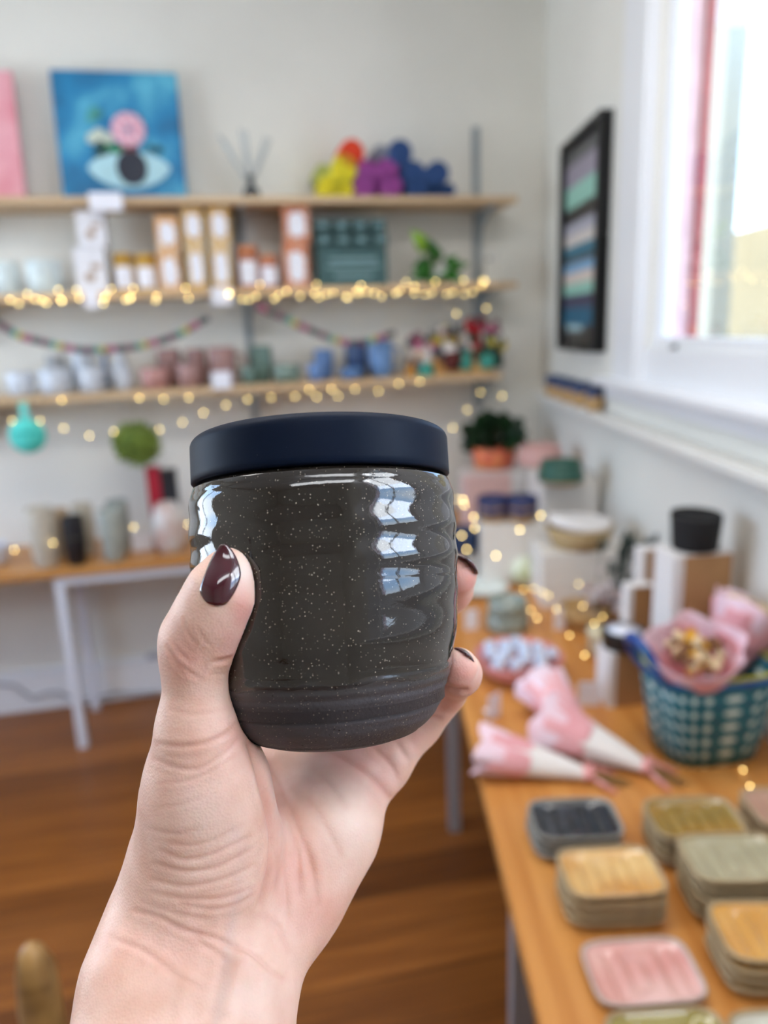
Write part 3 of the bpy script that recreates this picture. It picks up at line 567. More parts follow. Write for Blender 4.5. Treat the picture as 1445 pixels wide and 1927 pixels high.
# ================================================================== RIGHT WALL PICTURE AND CUPS
TVN = WN-.045
p0 = on_w(1053, 277, TVN); s_of = lambda p: float(p[:2] @ DW[:2])
pA = on_w(1129, 205, TVN); pB = on_w(1129, 665, TVN); sL = s_of(p0); sR = s_of(pA); zT, zBm = p0[2], pB[2]
zT = (p0[2]+pA[2])/2; 
t = thing('framed_print', wp((sL+sR)/2, WN, (zT+zBm)/2), 'black framed print of stacked coloured bands on the right wall', 'framed picture', rz=WROT)
Hh = zT-zBm; Wd = sL-sR; M_blk = mat('black_frame', (22, 22, 24), .4)
b = MB()
for y0, y1, za, zb in ((-Wd/2, Wd/2, Hh/2-.022, Hh/2), (-Wd/2, Wd/2, -Hh/2, -Hh/2+.022), (-Wd/2, -Wd/2+.022, -Hh/2+.022, Hh/2-.022), (Wd/2-.022, Wd/2, -Hh/2+.022, Hh/2-.022)): b.box((-.024, (y0+y1)/2, (za+zb)/2), (.044, y1-y0, zb-za))
b.build('frame', M_blk, t, bevel=.002)
b = MB(); b.box((-.016, 0, 0), (.02, Wd-.044, Hh-.044)); sheet = b.build('print_sheet', mat('print_black', (44, 42, 44), .3), t)
bands = ((.03, .10, (84, 84, 86)), (.10, .21, (150, 142, 158)), (.21, .32, (146, 200, 184)), (.40, .46, (170, 170, 184)), (.46, .52, (212, 204, 198)), (.52, .58, (30, 110, 136)), (.61, .66, (118, 166, 204)), (.66, .72, (214, 200, 190)), (.72, .78, (142, 196, 180)), (.78, .85, (62, 62, 92)), (.85, .945, (14, 96, 128)))
for f0, f1, c in bands:
    f0 = f0*.9+.03; f1 = f1*.9+.03; b = MB(); zc = Hh/2-(f0+f1)/2*Hh; b.box((-.027, 0, zc), (.002, Wd-.09, (f1-f0)*Hh)); b.build('colour_band', mat('band_%d_%d' % (c[0], c[2]), c, .4), sheet)
b = MB()
for k in range(6): b.box((-.028, Wd*.28-.035*k, -Hh/2+.08), (.002, .024, .026-.006*(k % 2)))
b.build('caption_letters', mat('caption_pale', (170, 200, 206), .5), sheet)
M_clay = (186, 150, 104)
def two_tone(name, glaze, clay=(188, 152, 104), split=.4, sc_=1.0):
    mt = mat(name, glaze, .3); n = mt.node_tree; p = n.nodes['Principled BSDF']; L = n.links.new
    t = n.nodes.new('ShaderNodeTexCoord'); s_ = n.nodes.new('ShaderNodeSeparateXYZ'); L(t.outputs['Generated'], s_.inputs[0]); ns = n.nodes.new('ShaderNodeTexNoise'); ns.inputs['Scale'].default_value = 3; L(t.outputs['Generated'], ns.inputs[0])
    m_ = n.nodes.new('ShaderNodeMath'); m_.operation = 'MULTIPLY_ADD'; L(ns.outputs[0], m_.inputs[0]); m_.inputs[1].default_value = .5; L(s_.outputs['Z'], m_.inputs[2])
    r = n.nodes.new('ShaderNodeValToRGB'); L(m_.outputs[0], r.inputs[0]); r.color_ramp.elements[0].position = split+.2; r.color_ramp.elements[1].position = split+.28
    r.color_ramp.elements[0].color = (*lin(clay), 1); r.color_ramp.elements[1].color = (*lin(glaze), 1); L(r.outputs[0], p.inputs['Base Color']); return mt
M_bt = two_tone('blue_dip', (34, 54, 92), split=.52); M_gt = two_tone('green_dip', (44, 88, 74), split=.36); M_bt2 = two_tone('deep_blue_dip', (22, 34, 84), split=.42); M_pk = two_tone('pink_dip', (206, 160, 152), (214, 184, 160), .2)
M_nv = two_tone('ink_blue_dip', (18, 44, 82), split=.1)
def dipped(p, r, h, m_, label, group, name='dipped_cup', cat='cup', bowl=False):
    b = MB(); pr = [(0, 0), (r*.8, 0), (r*.95, h*.15), (r, h*.6), (r*.96, h), (r*.9, h), (r*.88, h*.3), (0, h*.2)]
    if bowl: pr = [(0, 0), (r*.5, 0), (r*.8, h*.3), (r, h*.9), (r*.99, h), (r*.93, h), (r*.72, h*.4), (0, h*.2)]
    b.lathe(pr, 28); return tag(b.build(name, m_, None, p), label, cat, group)
for k, (px, w_) in enumerate(((1040, .036), (1056, .036), (1073, .036), (1094, .037), (1121, .038))):
    q = on_w(px, 720, WN-.033); s_ = s_of(q); dipped(wp(s_, WN-.036+.002, 1.2625), .031, .084, M_bt, ('blue and tan dipped cup on the wall rail, %s' % ('nearest the corner', 'second from the corner', 'middle of five', 'second from the window sill', 'nearest the window sill')[k]), 'blue dipped cups on the wall rail')

# ================================================================== RIGHT TABLE
M_oakR = wood('oak_top_right', (214, 150, 80), (186, 118, 52), .36, math.pi/2)
n0, n1 = .170, WN-.024; sF, sB = -.35, 2.80
t = thing('table', wp((sF+sB)/2, (n0+n1)/2, 0), 'long oak table with grey steel legs along the right wall', 'table', rz=WROT)
b = MB(); b.box((0, 0, TH-.014), (n1-n0, sB-sF, .028)); b.build('tabletop', M_oakR, t, bevel=.003)
M_ls = mat('silver_steel', (168, 166, 168), .4, .3)
nL = .205-(n0+n1)/2; 
for s_ in (2.06, 1.0): 
    for nn in (nL, (n1-n0)/2-.03): b = MB(); b.box((nn, s_-(sF+sB)/2, (TH-.064)/2), (.036, .036, TH-.064)); b.build('leg', M_ls, t, bevel=.003)
for nn in (nL, (n1-n0)/2-.03):
    b = MB(); b.box((nn, 1.53-(sF+sB)/2, TH-.046), (.036, 1.1, .036)); b.build('frame_bar', M_ls, t, bevel=.003)

FW = ray(CX, CY); FW[2] = 0; FW /= np.linalg.norm(FW)
def base(px, py, r=0, z=TH):                       # footprint centre when the front foot shows at (px,py)
    q = on_z(px, py, z); d = q-EYE; d[2] = 0; d /= np.linalg.norm(d); return q+d*r
# --- soap dishes
def dish_proto(c, gname, rough=.12, c2=None, label=None):
    a_ = .070; e = 5.0; n = 64; AS = .72
    t = thing('soap_dish', (0, 0, 0), label, 'soap dish'); b = MB()
    prof = [(.0, 0), (.78, 0), (.82, .0016), (.85, .006), (.93, .009), (.985, .0118), (1.0, .0155), (.99, .018), (.965, .0186), (.945, .0175), (.925, .0135)]
    vs = []; fs = []
    for f, z in prof: vs += [(x*f, y*f*AS, z) for x, y in sup(a_, a_, e, n)]
    for j in range(len(prof)-1):
        for i in range(n): k = (i+1) % n; fs.append((j*n+i, j*n+k, (j+1)*n+k, (j+1)*n+i))
    b.add(vs, fs, 0, True); b.build('clay_body', mat('clay_'+gname, (176, 154, 118), .75, var=.06, scale=60) if gname not in ('pink', 'navy') else mat('clay_'+gname, (190, 172, 160) if gname == 'pink' else (150, 148, 140), .7, var=.06, scale=60), t)
    b = MB(); vs = []; fs = []; rings = 14
    for j in range(rings+1):
        f = .93*j/rings
        for x, y in sup(a_, a_, e, n):
            X, Y_ = x*f, y*f*AS; edge = max(0, 1-(f/.93)**6); inn = 1 if abs(Y_) < a_*.46 else max(0, 1-(abs(Y_)-a_*.46)/.008)
            z = .0075+.0062*(f/.93)**7+.0028*math.cos(X/.0225*2*math.pi)*edge*inn*(1 if abs(X) < a_*.8 else 0.3); vs.append((X, Y_, z))
    for j in range(rings):
        for i in range(n): k = (i+1) % n; fs.append((j*n+i, j*n+k, (j+1)*n+k, (j+1)*n+i))
    b.add(vs, fs, 0, True); g = b.build('glazed_well', mat('glaze_'+gname, c, rough, c2=c2, scale=9, coat=1), t); g['label'] = 'glossy ridged glazed hollow'
    return t
def stack(px, py, n, c, gname, lab, c2=None, rz=0, sc_=1.0, dz=.0142):
    """py: row of the front foot of the lowest dish"""
    q = base(px, py, .046*sc_); top = dish_proto(c, gname, c2=c2, label='x'); grp = 'soap dishes, %s stack' % lab
    for k in range(n):
        z = TH+k*dz*sc_; l = 'soap dish, %s stack, %s' % (lab, 'topmost' if k == n-1 else ('lowest' if k == 0 else ('second from the top' if k == n-2 else 'second from the bottom' if k == 1 else 'in the middle')))
        if n == 1: l = lab
        loc = q+np.array([0, 0, z-TH])+np.array([random.uniform(-1, 1), random.uniform(-1, 1), 0])*.0016*(n > 1); rr = WROT+rz+random.uniform(-.03, .03)*(n > 1)
        o = top if k == n-1 else copy_tree(top, loc, rr, l)
        o.location = tuple(loc); o.rotation_euler = (0, 0, rr); o['label'] = l; o.scale = (sc_,)*3
        if n > 1: o['group'] = grp
stack(1078, 1622, 3, (8, 14, 28), 'navy', 'glossy navy', rz=.02)
stack(1300, 1634, 4, (166, 124, 44), 'ochre', 'ochre brown', c2=(140, 116, 48), rz=-.03)
stack(1144, 1752, 4, (204, 144, 68), 'amber', 'amber with cream flecks', c2=(226, 186, 120))
stack(1372, 1738, 5, (182, 172, 138), 'sage', 'pale sage grey', c2=(166, 158, 126), rz=-.02)
stack(1440, 1876, 4, (222, 168, 84), 'yellow', 'honey yellow at the right side', c2=(206, 146, 62), rz=-.04)
stack(1204, 1902, 1, (232, 186, 176), 'pink', 'single pale pink soap dish at the front of the table', c2=(216, 150, 140), rz=.03)
stack(1480, 1610, 4, (186, 146, 124), 'rose', 'dusty rose at the right side', rz=-.03)
stack(1262, 2065, 1, (150, 136, 60), 'olive', 'single olive soap dish cut off by the bottom of the picture', rz=.02)
stack(1500, 2060, 1, (206, 204, 190), 'pearl', 'single pearl white soap dish in the bottom right corner')

# --- paper wrapped bouquets
M_pp = mat('blush_paper', (238, 178, 182), .7, c2=(232, 162, 168), scale=8, sss=0); M_lt = mat('lilac_tissue', (242, 218, 230), .75, c2=(244, 204, 214), scale=10)
M_wp = mat('white_wrap', (238, 232, 228), .7); M_rib = mat('pink_ribbon', (236, 166, 162), .7); M_stem = mat('dry_stem', (150, 122, 80), .9)
M_dry = mat('dried_petals', (226, 200, 160), .9, var=.15); M_ydry = mat('yellow_petals', (220, 160, 40), .9); M_brn = mat('brown_seed', (128, 88, 60), .9)
def cone(b, tip, mouth, r0, r1, mi=0, ruf=.0, squash=1.0, n=48, rows=12, seed=0, jag=.0, up=Vector((0, 0, 1))):
    tip = Vector(tip); mouth = Vector(mouth); d = mouth-tip; L_ = d.length; w = d.normalized(); u = w.cross(up); u = u.normalized(); v = u.cross(w); vs = []
    for j in range(rows+1):
        t_ = j/rows; r = r0+(r1-r0)*t_**.85
        for i in range(n):
            a = 2*math.pi*i/n; g = 1+ruf*t_*(math.sin(5*a+seed)*.6+math.sin(9*a+2*seed)*.4); e = jag*t_**3*(abs(math.sin(2.5*a+seed))-.4)*L_
            vs.append(tip+w*(L_*t_+e)+u*(r*g*math.cos(a))+v*(r*g*squash*math.sin(a)))
    b.add(vs, [(j*n+i, j*n+(i+1) % n, (j+1)*n+(i+1) % n, (j+1)*n+i) for j in range(rows) for i in range(n)], mi, True); return w, u, v
def solid(o, th=.0006): s_ = o.modifiers.new('s', 'SOLIDIFY'); s_.thickness = th; return o
def bouquet(tip, mouth, r, label, squash=.75, white=True, flowers=26, seed=1, loose=True, ribbon=True, fl=(.8, .95), group='pink paper wrapped dried bouquets'):
    tip = np.array(tip); mouth = np.array(mouth); t = thing('wrapped_bouquet', tip, label, 'bouquet', group); M_ = Vector(mouth-tip); O = Vector((0, 0, 0))
    b = MB(); w, u, v = cone(b, O, M_*.80, .010, r*.84, 0, .05, squash, seed=seed); solid(b.build('paper_cone', M_wp if white else M_pp, t))
    b = MB(); cone(b, M_*.60, M_*1.02, r*.70, r*1.04, 0, .07, squash, seed=seed+1, jag=.10); solid(b.build('blush_wrap', M_pp, t))
    b = MB(); cone(b, M_*.80, M_*1.12, r*.84, r*1.12, 0, .10, squash, seed=seed+3, jag=.25); solid(b.build('tissue_frill', M_lt, t))
    b = MB()
    for k in range(flowers):
        a = random.uniform(0, 6.28); rr = r*.62*math.sqrt(random.random()); p = M_*random.uniform(*fl)+u*rr*math.cos(a)+v*rr*squash*math.sin(a); b.ball(p, random.uniform(.006, .012), 8, random.choice((0, 0, 0, 1, 2)), (1, 1, 1), .2)
    b.build('dried_flowers', [M_dry, M_ydry, M_brn], t)
    if ribbon:
        b = MB()
        for sx in (-1, 1):
            b.tube([O+w*.01, O+u*.02*sx-w*.01+v*.003, O+u*.032*sx-w*.045+v*(-.004)], .0042, 6); b.tube([O+w*.012, O+u*.012*sx+v*.012, O+u*.028*sx+w*.01+v*.006, O+w*.012], .004, 6)
        b.lathe([(.0125, -.007), (.013, 0), (.0125, .007)], 16, fn=lambda q, a: tuple(u*q[0]+v*q[1]+w*(q[2]+.01))); b.build('ribbon', M_rib, t)
    b = MB()
    for k in range(6): a = k*1.05; b.tube([O+u*.004*math.cos(a)+v*.003*math.sin(a), O-w*random.uniform(.05, .085)+u*.012*math.cos(a)+v*.004*math.sin(a)], .0018, 5)
    b.build('stems', M_stem, t); return t
def tz(px, py, h): return on_z(px, py, TH+h)
bouquet(tz(1222, 1446, .014), tz(1040, 1362, .058), .060, 'pink and white wrapped bouquet lying on top, its tip at the teal basket', seed=1)
bouquet(tz(1112, 1458, .012), tz(925, 1412, .042), .052, 'pink and white wrapped bouquet lying at the table edge', seed=4)
bouquet(tz(1115, 1405, .02), tz(1028, 1300, .055), .054, 'lilac tissue bouquet lying behind the other two, pointing to the pink bowl', seed=7, white=False, ribbon=False)
# --- teal basket
q = base(1318, 1450, .085); hb = .175
t = thing('woven_basket', q, 'teal woven basket with white dots, blue handles and yellow rim', 'basket', rz=WROT+.15)
def dots_mat():
    mt = mat('teal_dots', (14, 112, 122), .45); n = mt.node_tree; p = n.nodes['Principled BSDF']; L = n.links.new
    t_ = n.nodes.new('ShaderNodeUVMap'); mp = n.nodes.new('ShaderNodeMapping'); mp.inputs['Scale'].default_value = (24, 6, 1); L(t_.outputs[0], mp.inputs[0])
    v = n.nodes.new('ShaderNodeTexVoronoi'); v.inputs['Scale'].default_value = 1; v.inputs['Randomness'].default_value = 0; v.voronoi_dimensions = '2D'; L(mp.outputs[0], v.inputs[0])
    r = n.nodes.new('ShaderNodeValToRGB'); L(v.outputs['Distance'], r.inputs[0]); e = r.color_ramp.elements; e[0].position = .2; e[1].position = .26
    e[0].color = (*lin((206, 216, 206)), 1); e[1].color = (*lin((8, 92, 104)), 1); k_ = e.new(.44); k_.color = (*lin((14, 112, 118)), 1); k2 = e.new(.5); k2.color = (*lin((8, 74, 92)), 1)
    L(r.outputs[0], p.inputs['Base Color']); return mt
def basket_body():
    n = 72; prof = [(.70, 0), (.76, .004), (.84, .25), (.92, .6), (1.0, 1.0), (.97, 1.0), (.88, .6), (.74, .05), (0, .03)]
    a_, c_ = .118, .088; me = bpy.data.meshes.new('body'); vs = []; fs = []; uv = []
    for j, (f, z) in enumerate(prof): vs += [(x*f, y*f, z*hb) for x, y in sup(a_, c_, 3.2, n)]
    for j in range(len(prof)-1):
        for i in range(n):
            k = (i+1) % n; fs.append((j*n+i, j*n+k, (j+1)*n+k, (j+1)*n+i)); z0, z1_ = prof[j][1], prof[j+1][1]; uv += [(i/n, z0), ((i+1)/n, z0), ((i+1)/n, z1_), (i/n, z1_)]
    me.from_pydata(vs, [], fs); ul = me.uv_layers.new(name='UVMap')
    for i, w in enumerate(uv): ul.data[i].uv = w
    me.materials.append(dots_mat()); me.polygons.foreach_set('use_smooth', [True]*len(fs)); me.update()
    o = bpy.data.objects.new('body', me); col.objects.link(o); o.parent = t
basket_body()
M_bh = mat('blue_handle', (24, 60, 140), .45, c2=(24, 96, 150), scale=40); M_yr = mat('yellow_rim', (176, 170, 40), .5, var=.2, scale=90)
for zz, ee, rr, mm, nm in ((1.0, 1.0, .006, M_bh, 'blue_rim'), (1.045, .975, .0042, M_yr, 'yellow_rim')):
    b = MB(); pts = [(x*ee, y*ee, zz*hb) for x, y in sup(.118, .088, 3.2, 60)]; b.tube(pts+[pts[0]], rr, 8); b.build(nm, mm, t)
for sx in (-1, 1):
    b = MB(); ang = -.35 if sx > 0 else .0
    pts = [(sx*.112, -.05, hb*.97), (sx*.135, -.046, hb+.035), (sx*.150, -.02, hb+.065), (sx*.150, .02, hb+.065), (sx*.135, .046, hb+.035), (sx*.112, .05, hb*.97)]
    b.tube(curve_pts(pts, 24), .009, 8); b.build('handle', M_bh, t)
bouquet(q+np.array([-.02, -.0, .09]), q+np.array([-.062, -.045, .225]), .075, 'pink wrapped dried bouquet standing in the basket, front one', .9, False, 60, 11, ribbon=False, fl=(.95, 1.1))
bouquet(q+np.array([.06, .05, .09]), q+np.array([.120, .05, .245]), .070, 'pink wrapped dried bouquet standing in the basket, cut by the right side', .9, False, 60, 15, ribbon=False, fl=(.95, 1.1))
b = MB(); p_ = q+np.array([-.01, -.075, .155]); b.box((0, 0, 0), (.03, .002, .045)); tag(b.build('gift_tag', mat('grey_tag', (150, 156, 164), .6), None, p_), 'small grey tag at the front bouquet in the teal basket', 'tag')
# --- pink bowl with marbled balls
q = base(975, 1296, .07); dq = proj(q)[2]; r = 84*dq/FPX
t = thing('pink_bowl', q, 'pink ceramic bowl full of blue and white marbled balls', 'bowl'); hB = .055
b = MB(); b.lathe([(0, 0), (r*.5, 0), (r*.8, hB*.35), (r, hB*.95), (r*.97, hB), (r*.93, hB*.95), (r*.75, hB*.4), (0, hB*.2)], 40); b.build('vessel', mat('pink_glaze', (214, 138, 132), .3), t)
M_mb = mat('marbled', (238, 240, 246), .2, c2=(176, 192, 222), scale=50)
for k in range(15):
    a = k*2.4; rr = r*.78*math.sqrt((k+.5)/15); br = .017; b = MB(); b.ball((0, 0, 0), br, 16); tag(b.build('marbled_ball', M_mb, None, q+np.array([rr*math.cos(a), rr*math.sin(a), hB*.55+br+.012*(1-rr/r)])), 'blue and white marbled ball in the pink bowl', 'ball', 'marbled balls heaped in the pink bowl')
# --- cards around
card(887, 1185, 26, 40, 'small white card near the fingertip on the long table')
card(930, 1352, 34, 50, 'white card leaning at the table edge beside the lilac bouquet', rz=.5)
card(1108, 1328, 40, 48, 'white card leaning behind the wrapped bouquets', rz=-.3)
card(1052, 1185, 22, 44, 'narrow white card beside the tan bowl')
# --- black tin and kraft boxes
M_kraft = mat('kraft_card', (176, 132, 88), .7, var=.04); M_wc = mat('white_card_box', (232, 228, 226), .6)
def kraft(px0, px1, pyt, pyb, label, dep_=None, at=None):
    if at is None: q = base((px0+px1)/2, pyb, 0); d = proj(q)[2]; w = (px1-px0)*d/FPX; dp = dep_ or w*.8; q = base((px0+px1)/2, pyb, dp/2); h = height(base((px0+px1)/2, pyb, 0), pyt+10)
    else: w, dp = at[2], at[3]; q = wp(at[0], at[1], TH); h = height(wp(at[0]-dp/2, at[1], TH), pyt+8)
    t = thing('gift_box', q, label, 'box', rz=WROT+.10); b = MB(); b.box((0, 0, h/2), (w*.86, dp*.8, h)); b.build('sleeve', M_kraft, t, bevel=.002)
    b = MB(); b.box((-w*.43-.001, 0, h/2), (.002, dp*.8+.002, h+.002)); b.box((-w*.36, -dp*.4-.001, h/2), (w*.14, .002, h+.002)); b.box((0, 0, h+.001), (w*.86, dp*.8, .002)); b.build('white_wrap_label', M_wc, t); return t, q, h, w
t, qb, h0, w0 = kraft(1124, 1212, 1222, 1332, 'kraft and white gift box under the black tin')
def tin(q, r, h, label, white=True):
    t = thing('black_tin', q, label, 'tin'); b = MB(); b.lathe([(0, 0), (r*.97, 0), (r, .003), (r, h*.6), (r*1.02, h*.6), (r*1.02, h-.002), (r, h), (0, h)], 40); tb_ = b.build('tin_body', mat('black_tin', (16, 16, 18), .35), t)
    if white: b = MB(); b.lathe([(0, h+.0008), (r*.8, h+.0008)], 32); b.lathe([(0, h+.0012), (r*.8, h+.0008)], 32); b.build('lid_label', M_card, tb_)
    return t
tin(qb+np.array([.0, 0, h0+.004]), .046, .036, 'black round tin with white lid label on the low gift box')
t, qb, h0, w0 = kraft(0, 0, 1040, 0, 'large kraft and white gift box carrying the black jar', at=(1.50, .668, .150, .10))
b = MB(); r = .052; hh = .075; b.lathe([(0, 0), (r*.86, 0), (r*.9, .004), (r, hh*.92), (r*1.0, hh), (r*.95, hh), (r*.92, hh*.9), (0, hh*.86)], 40, fn=lambda v, a: (v[0], v[1], v[2]*(1+.04*math.sin(a)))); tag(b.build('black_jar', mat('black_felt', (20, 20, 22), .8), None, qb+np.array([-.0, 0, h0+.0045])), 'matt black jar on the large kraft gift box', 'jar')
kraft(0, 0, 1028, 0, 'tall kraft box standing behind the large gift box at its left', at=(1.76, .680, .085, .05))
kraft(0, 0, 1098, 0, 'small white and kraft box in front of the tall kraft box', at=(1.63, .600, .07, .045))
# tan bowl, glass jars, dried bunch
q = base(1098, 1192, .05); t = thing('tan_bowl', q, 'tan stoneware bowl left of the dried bunch', 'bowl'); r = 46*proj(q)[2]/FPX
b = MB(); b.lathe([(0, 0), (r*.6, 0), (r*.9, .03), (r, .06), (r*.93, .06), (r*.8, .03), (0, .015)], 36); b.build('vessel', mat('tan_glaze', (176, 140, 88), .5, var=.1), t)
q = base(955, 1192, .035); zz = 0
for k, (rp, hp) in enumerate(((39, .045), (36, .042))):
    r = rp*proj(q)[2]/FPX; b = MB(); b.lathe([(0, 0), (r*.95, 0), (r, .004), (r, hp*.94), (r*.95, hp), (r*.9, hp*.94), (r*.88, .008), (0, .006)], 48, fn=lambda v, a: (v[0]*(1+.02*math.cos(24*a)), v[1]*(1+.02*math.cos(24*a)), v[2]))
    tag(b.build('ribbed_glass', mat('ribbed_glass', (146, 156, 146), .12, spec=.8, var=.2, scale=60), None, q+np.array([0, 0, zz+.0005])), 'ribbed grey glass bowl, %s of a stack of two' % ('lower', 'upper')[k], 'glass bowl', 'stacked ribbed glass bowls'); zz += hp
q = base(1150, 1190, .06); t = thing('dried_bunch', q+np.array([0, 0, 0]), 'bunch of dark leaves and pale dried flowers lying between bowl and boxes', 'dried flowers')
for k in range(34):
    a = random.uniform(.35, 1.2); L_ = random.uniform(.12, .24); d = Vector((.5+.35*math.sin(k), .12, a)).normalized(); p0_ = Vector((random.uniform(-.05, .02), random.uniform(-.03, .03), .02)); tip = p0_+d*L_
    b = MB(); b.tube([p0_, tip], .0012, 5); leafm(b, tip-d*.03, tip+Vector((random.uniform(-.02, .02), 0, random.uniform(.01, .03))), .012); b.build('leaf_sprig', mat('sprig_dark', (52, 66, 62), .7, var=.2), t)
b = MB()
for k in range(60): b.ball((random.gauss(-.01, .035), random.gauss(0, .02), .07+random.gauss(.01, .024)), random.uniform(.006, .011), 7, random.choice((0, 0, 1)), (1, 1, 1), .2)
b.build('pale_blossoms', [mat('blossom_white', (206, 196, 196), .9), mat('blossom_rose', (176, 140, 134), .9)], t)
q = base(1130, 1240, .03); b = MB(); b.lathe([(0, 0), (.03, 0), (.034, .02), (.034, .05), (.036, .052), (.036, .066), (0, .066)], 28); tag(b.build('cream_pot', mat('cream_pot', (206, 196, 164), .5), None, q), 'small cream lidded pot just behind the low gift box', 'pot')
# --- white risers
M_ris = mat('riser_white', (228, 224, 218), .5)
def riser(px0, px1, pyt, pyb, dep_, label, rz=0, z=TH):
    q0 = base((px0+px1)/2, pyb, 0, z); d = proj(q0)[2]; w = (px1-px0)*d/FPX; q = base((px0+px1)/2, pyb, dep_/2, z); h = height(q0, pyt)
    b = MB(); b.box((0, 0, h/2), (w, dep_, h)); return tag(b.build('display_riser', M_ris, None, q, WROT+rz, bevel=.003), label, 'display riser', 'white display risers'), q, h
_, qr, hr = riser(1005, 1178, 1040, 1142, .17, 'white riser under the woven tan bowl')
q = qr+np.array([-.015, -.01, hr+.001]); t = thing('lined_bowl', q, 'tan woven bowl with white lining on the white riser', 'bowl'); r = 62*proj(q)[2]/FPX; hh = .062
b = MB(); b.lathe([(0, 0), (r*.74, 0), (r*.8, .005), (r, hh), (r*.98, hh+.003), (r*.95, hh), (r*.72, .012), (0, .01)], 48); b.build('woven_wall', mat('woven_tan', (186, 162, 120), .8, var=.12, scale=60, stretch=(1, 1, 8)), t)
b = MB(); b.lathe([(0, hh*.5), (r*.85, hh*.85), (r*.93, hh*1.02), (r*.90, hh*1.25), (r*.80, hh*1.3), (0, hh*.9)], 40, fn=lambda v, a: (v[0], v[1], v[2]+.02*max(0, -math.cos(a))*(math.hypot(v[0], v[1])/r))); b.build('white_lining', M_wc, t)
_, qr2, hr2 = riser(898, 1030, 985, 1100, .14, 'white riser under the pair of deep blue bowls')
for px, lab in ((936, 'deep blue dipped bowls, left one on the middle riser'), (991, 'deep blue dipped bowls, right one on the middle riser')):
    qq = on_z(px, 985, qr2[2]+hr2); r = 31*proj(qq)[2]/FPX
    for k in range(2): dipped(qq+np.array([0, .04, .001+k*.028]), r, .05, M_bt2 if k == 0 else M_bt2, lab.replace('bowls', ('bowl') )+(', upper' if k else ', lower'), 'deep blue dipped bowls on the middle riser', 'dipped_bowl', 'bowl')
_, qr3, hr3 = riser(1003, 1106, 905, 1062, .25, 'tall white riser by the wall carrying green and pink bowls')
for px, py, m_, lab in ((1062, 912, M_gt, 'green'), (1022, 878, M_pk, 'pink')):
    qq = on_z(px, py, qr3[2]+hr3+.0); r = 44*proj(qq)[2]/FPX
    for k in range(3): dipped(qq+np.array([0, .03, .001+k*.02]), r*(1-.06*k), .035, m_, '%s dipped bowl on the tall riser, %s of three' % (lab, ('lowest', 'middle', 'topmost')[k]), '%s dipped bowls on the tall riser' % lab, 'dipped_bowl', 'bowl')
_, qr4, hr4 = riser(838, 892, 1045, 1095, .14, 'low white riser behind the fingertip')
for k in range(2):
    qq = on_z(872, 1045, qr4[2]+hr4); dipped(qq+np.array([0, .03, .001+k*.025]), .06, .055, M_nv, 'ink blue dipped bowl next to the cup, %s' % ('lower', 'upper')[k], 'ink blue dipped bowls beside the held cup', 'dipped_bowl', 'bowl')
_, qr5, hr5 = riser(868, 985, 888, 985, .16, 'back white riser under the potted plant', 0)
# plant pot at the back
q = on_z(932, 880, qr5[2]+hr5)+np.array([0, .02, .001]); dq = proj(q)[2]; r = 44*dq/FPX
t = thing('potted_plant', q, 'bushy dark green plant in a red and orange patterned pot in the corner', 'plant')
b = MB(); b.lathe([(0, 0), (r*.8, 0), (r, .09), (r*.94, .09), (r*.8, .05), (0, .05)], 32); b.build('pot', mat('painted_pot', (222, 92, 72), .5, c2=(240, 150, 90), scale=18), t)
for k in range(98):
    a = random.uniform(0, 6.28); e = random.uniform(.0, 1.45); L_ = random.uniform(.07, .15); d = Vector((math.cos(a)*math.cos(e), math.sin(a)*math.cos(e), math.sin(e))); b = MB(); p_ = Vector((0, 0, .085)); tip = p_+d*L_+Vector((0, 0, .015))
    b.tube([p_, tip-d*.02], .0013, 5); leafm(b, tip-d*.03, tip+d*.03+Vector((0, 0, -.02)), .026, droop=.1); b.build('leaf', M_leafd, t)
_q = base(915, 1008, .03); b = MB(); b.box((0, 0, 0), (.19, .06, height(_q, 893))); _q = _q+np.array([0, 0, height(_q, 893)/2]); tag(b.build('pink_box', mat('pink_box', (224, 188, 182), .6), None, _q, bevel=.003), 'pale pink box standing in front of the potted plant riser', 'box')
# white plate and green white ornament
q = base(905, 1128, .07); r = 52*proj(q)[2]/FPX; b = MB(); b.lathe([(0, 0), (r*.6, 0), (r, .02), (r*.98, .024), (r*.6, .008), (0, .006)], 40)
tag(b.build('white_plate', mat('white_glaze', (226, 232, 226), .3), None, q), 'white plate beside the upper fingertip', 'plate')
q = base(988, 1108, .04); b = MB(); b.lathe([(0, 0), (.022, 0), (.04, .02), (.046, .045), (.04, .07), (.022, .09), (0, .094)], 40, fn=lambda v, a: (v[0]*(1+.08*math.cos(8*a)), v[1]*(1+.08*math.cos(8*a)), v[2])); tag(b.build('petal_candle', mat('green_white', (226, 228, 206), .6, c2=(176, 186, 128), scale=24), None, q), 'green and white petal shaped candle before the riser', 'candle')
q = base(975, 1058, .05); b = MB(); b.ball((0, 0, .04), .04, 24, 0, (1, 1, 1), .04); tag(b.build('blush_candle', mat('blush_marble', (216, 204, 208), .6, c2=(196, 176, 176), scale=20), None, q), 'blush round candle behind the petal shaped one', 'candle')
# fairy lights on the long table
L6 = [(x*.4048+860, y*.4048+900) for x, y in ((310, 517), (357, 513), (397, 530), (423, 545), (343, 613), (372, 650), (462, 610), (565, 492), (585, 595), (638, 675), (677, 645), (703, 693), (522, 730), (593, 822))]
bulbs([on_z(x, y, TH+.09) for x, y in L6], 'warm fairy lights strewn between bowls and boxes on the long table', r=.0017)
bulbs([on_z(x, y, TH+.006) for x, y in ((1398, 1449), (1411, 1479), (1470, 1500))], 'warm fairy light bulb end lying in front of the teal basket', r=.0014)

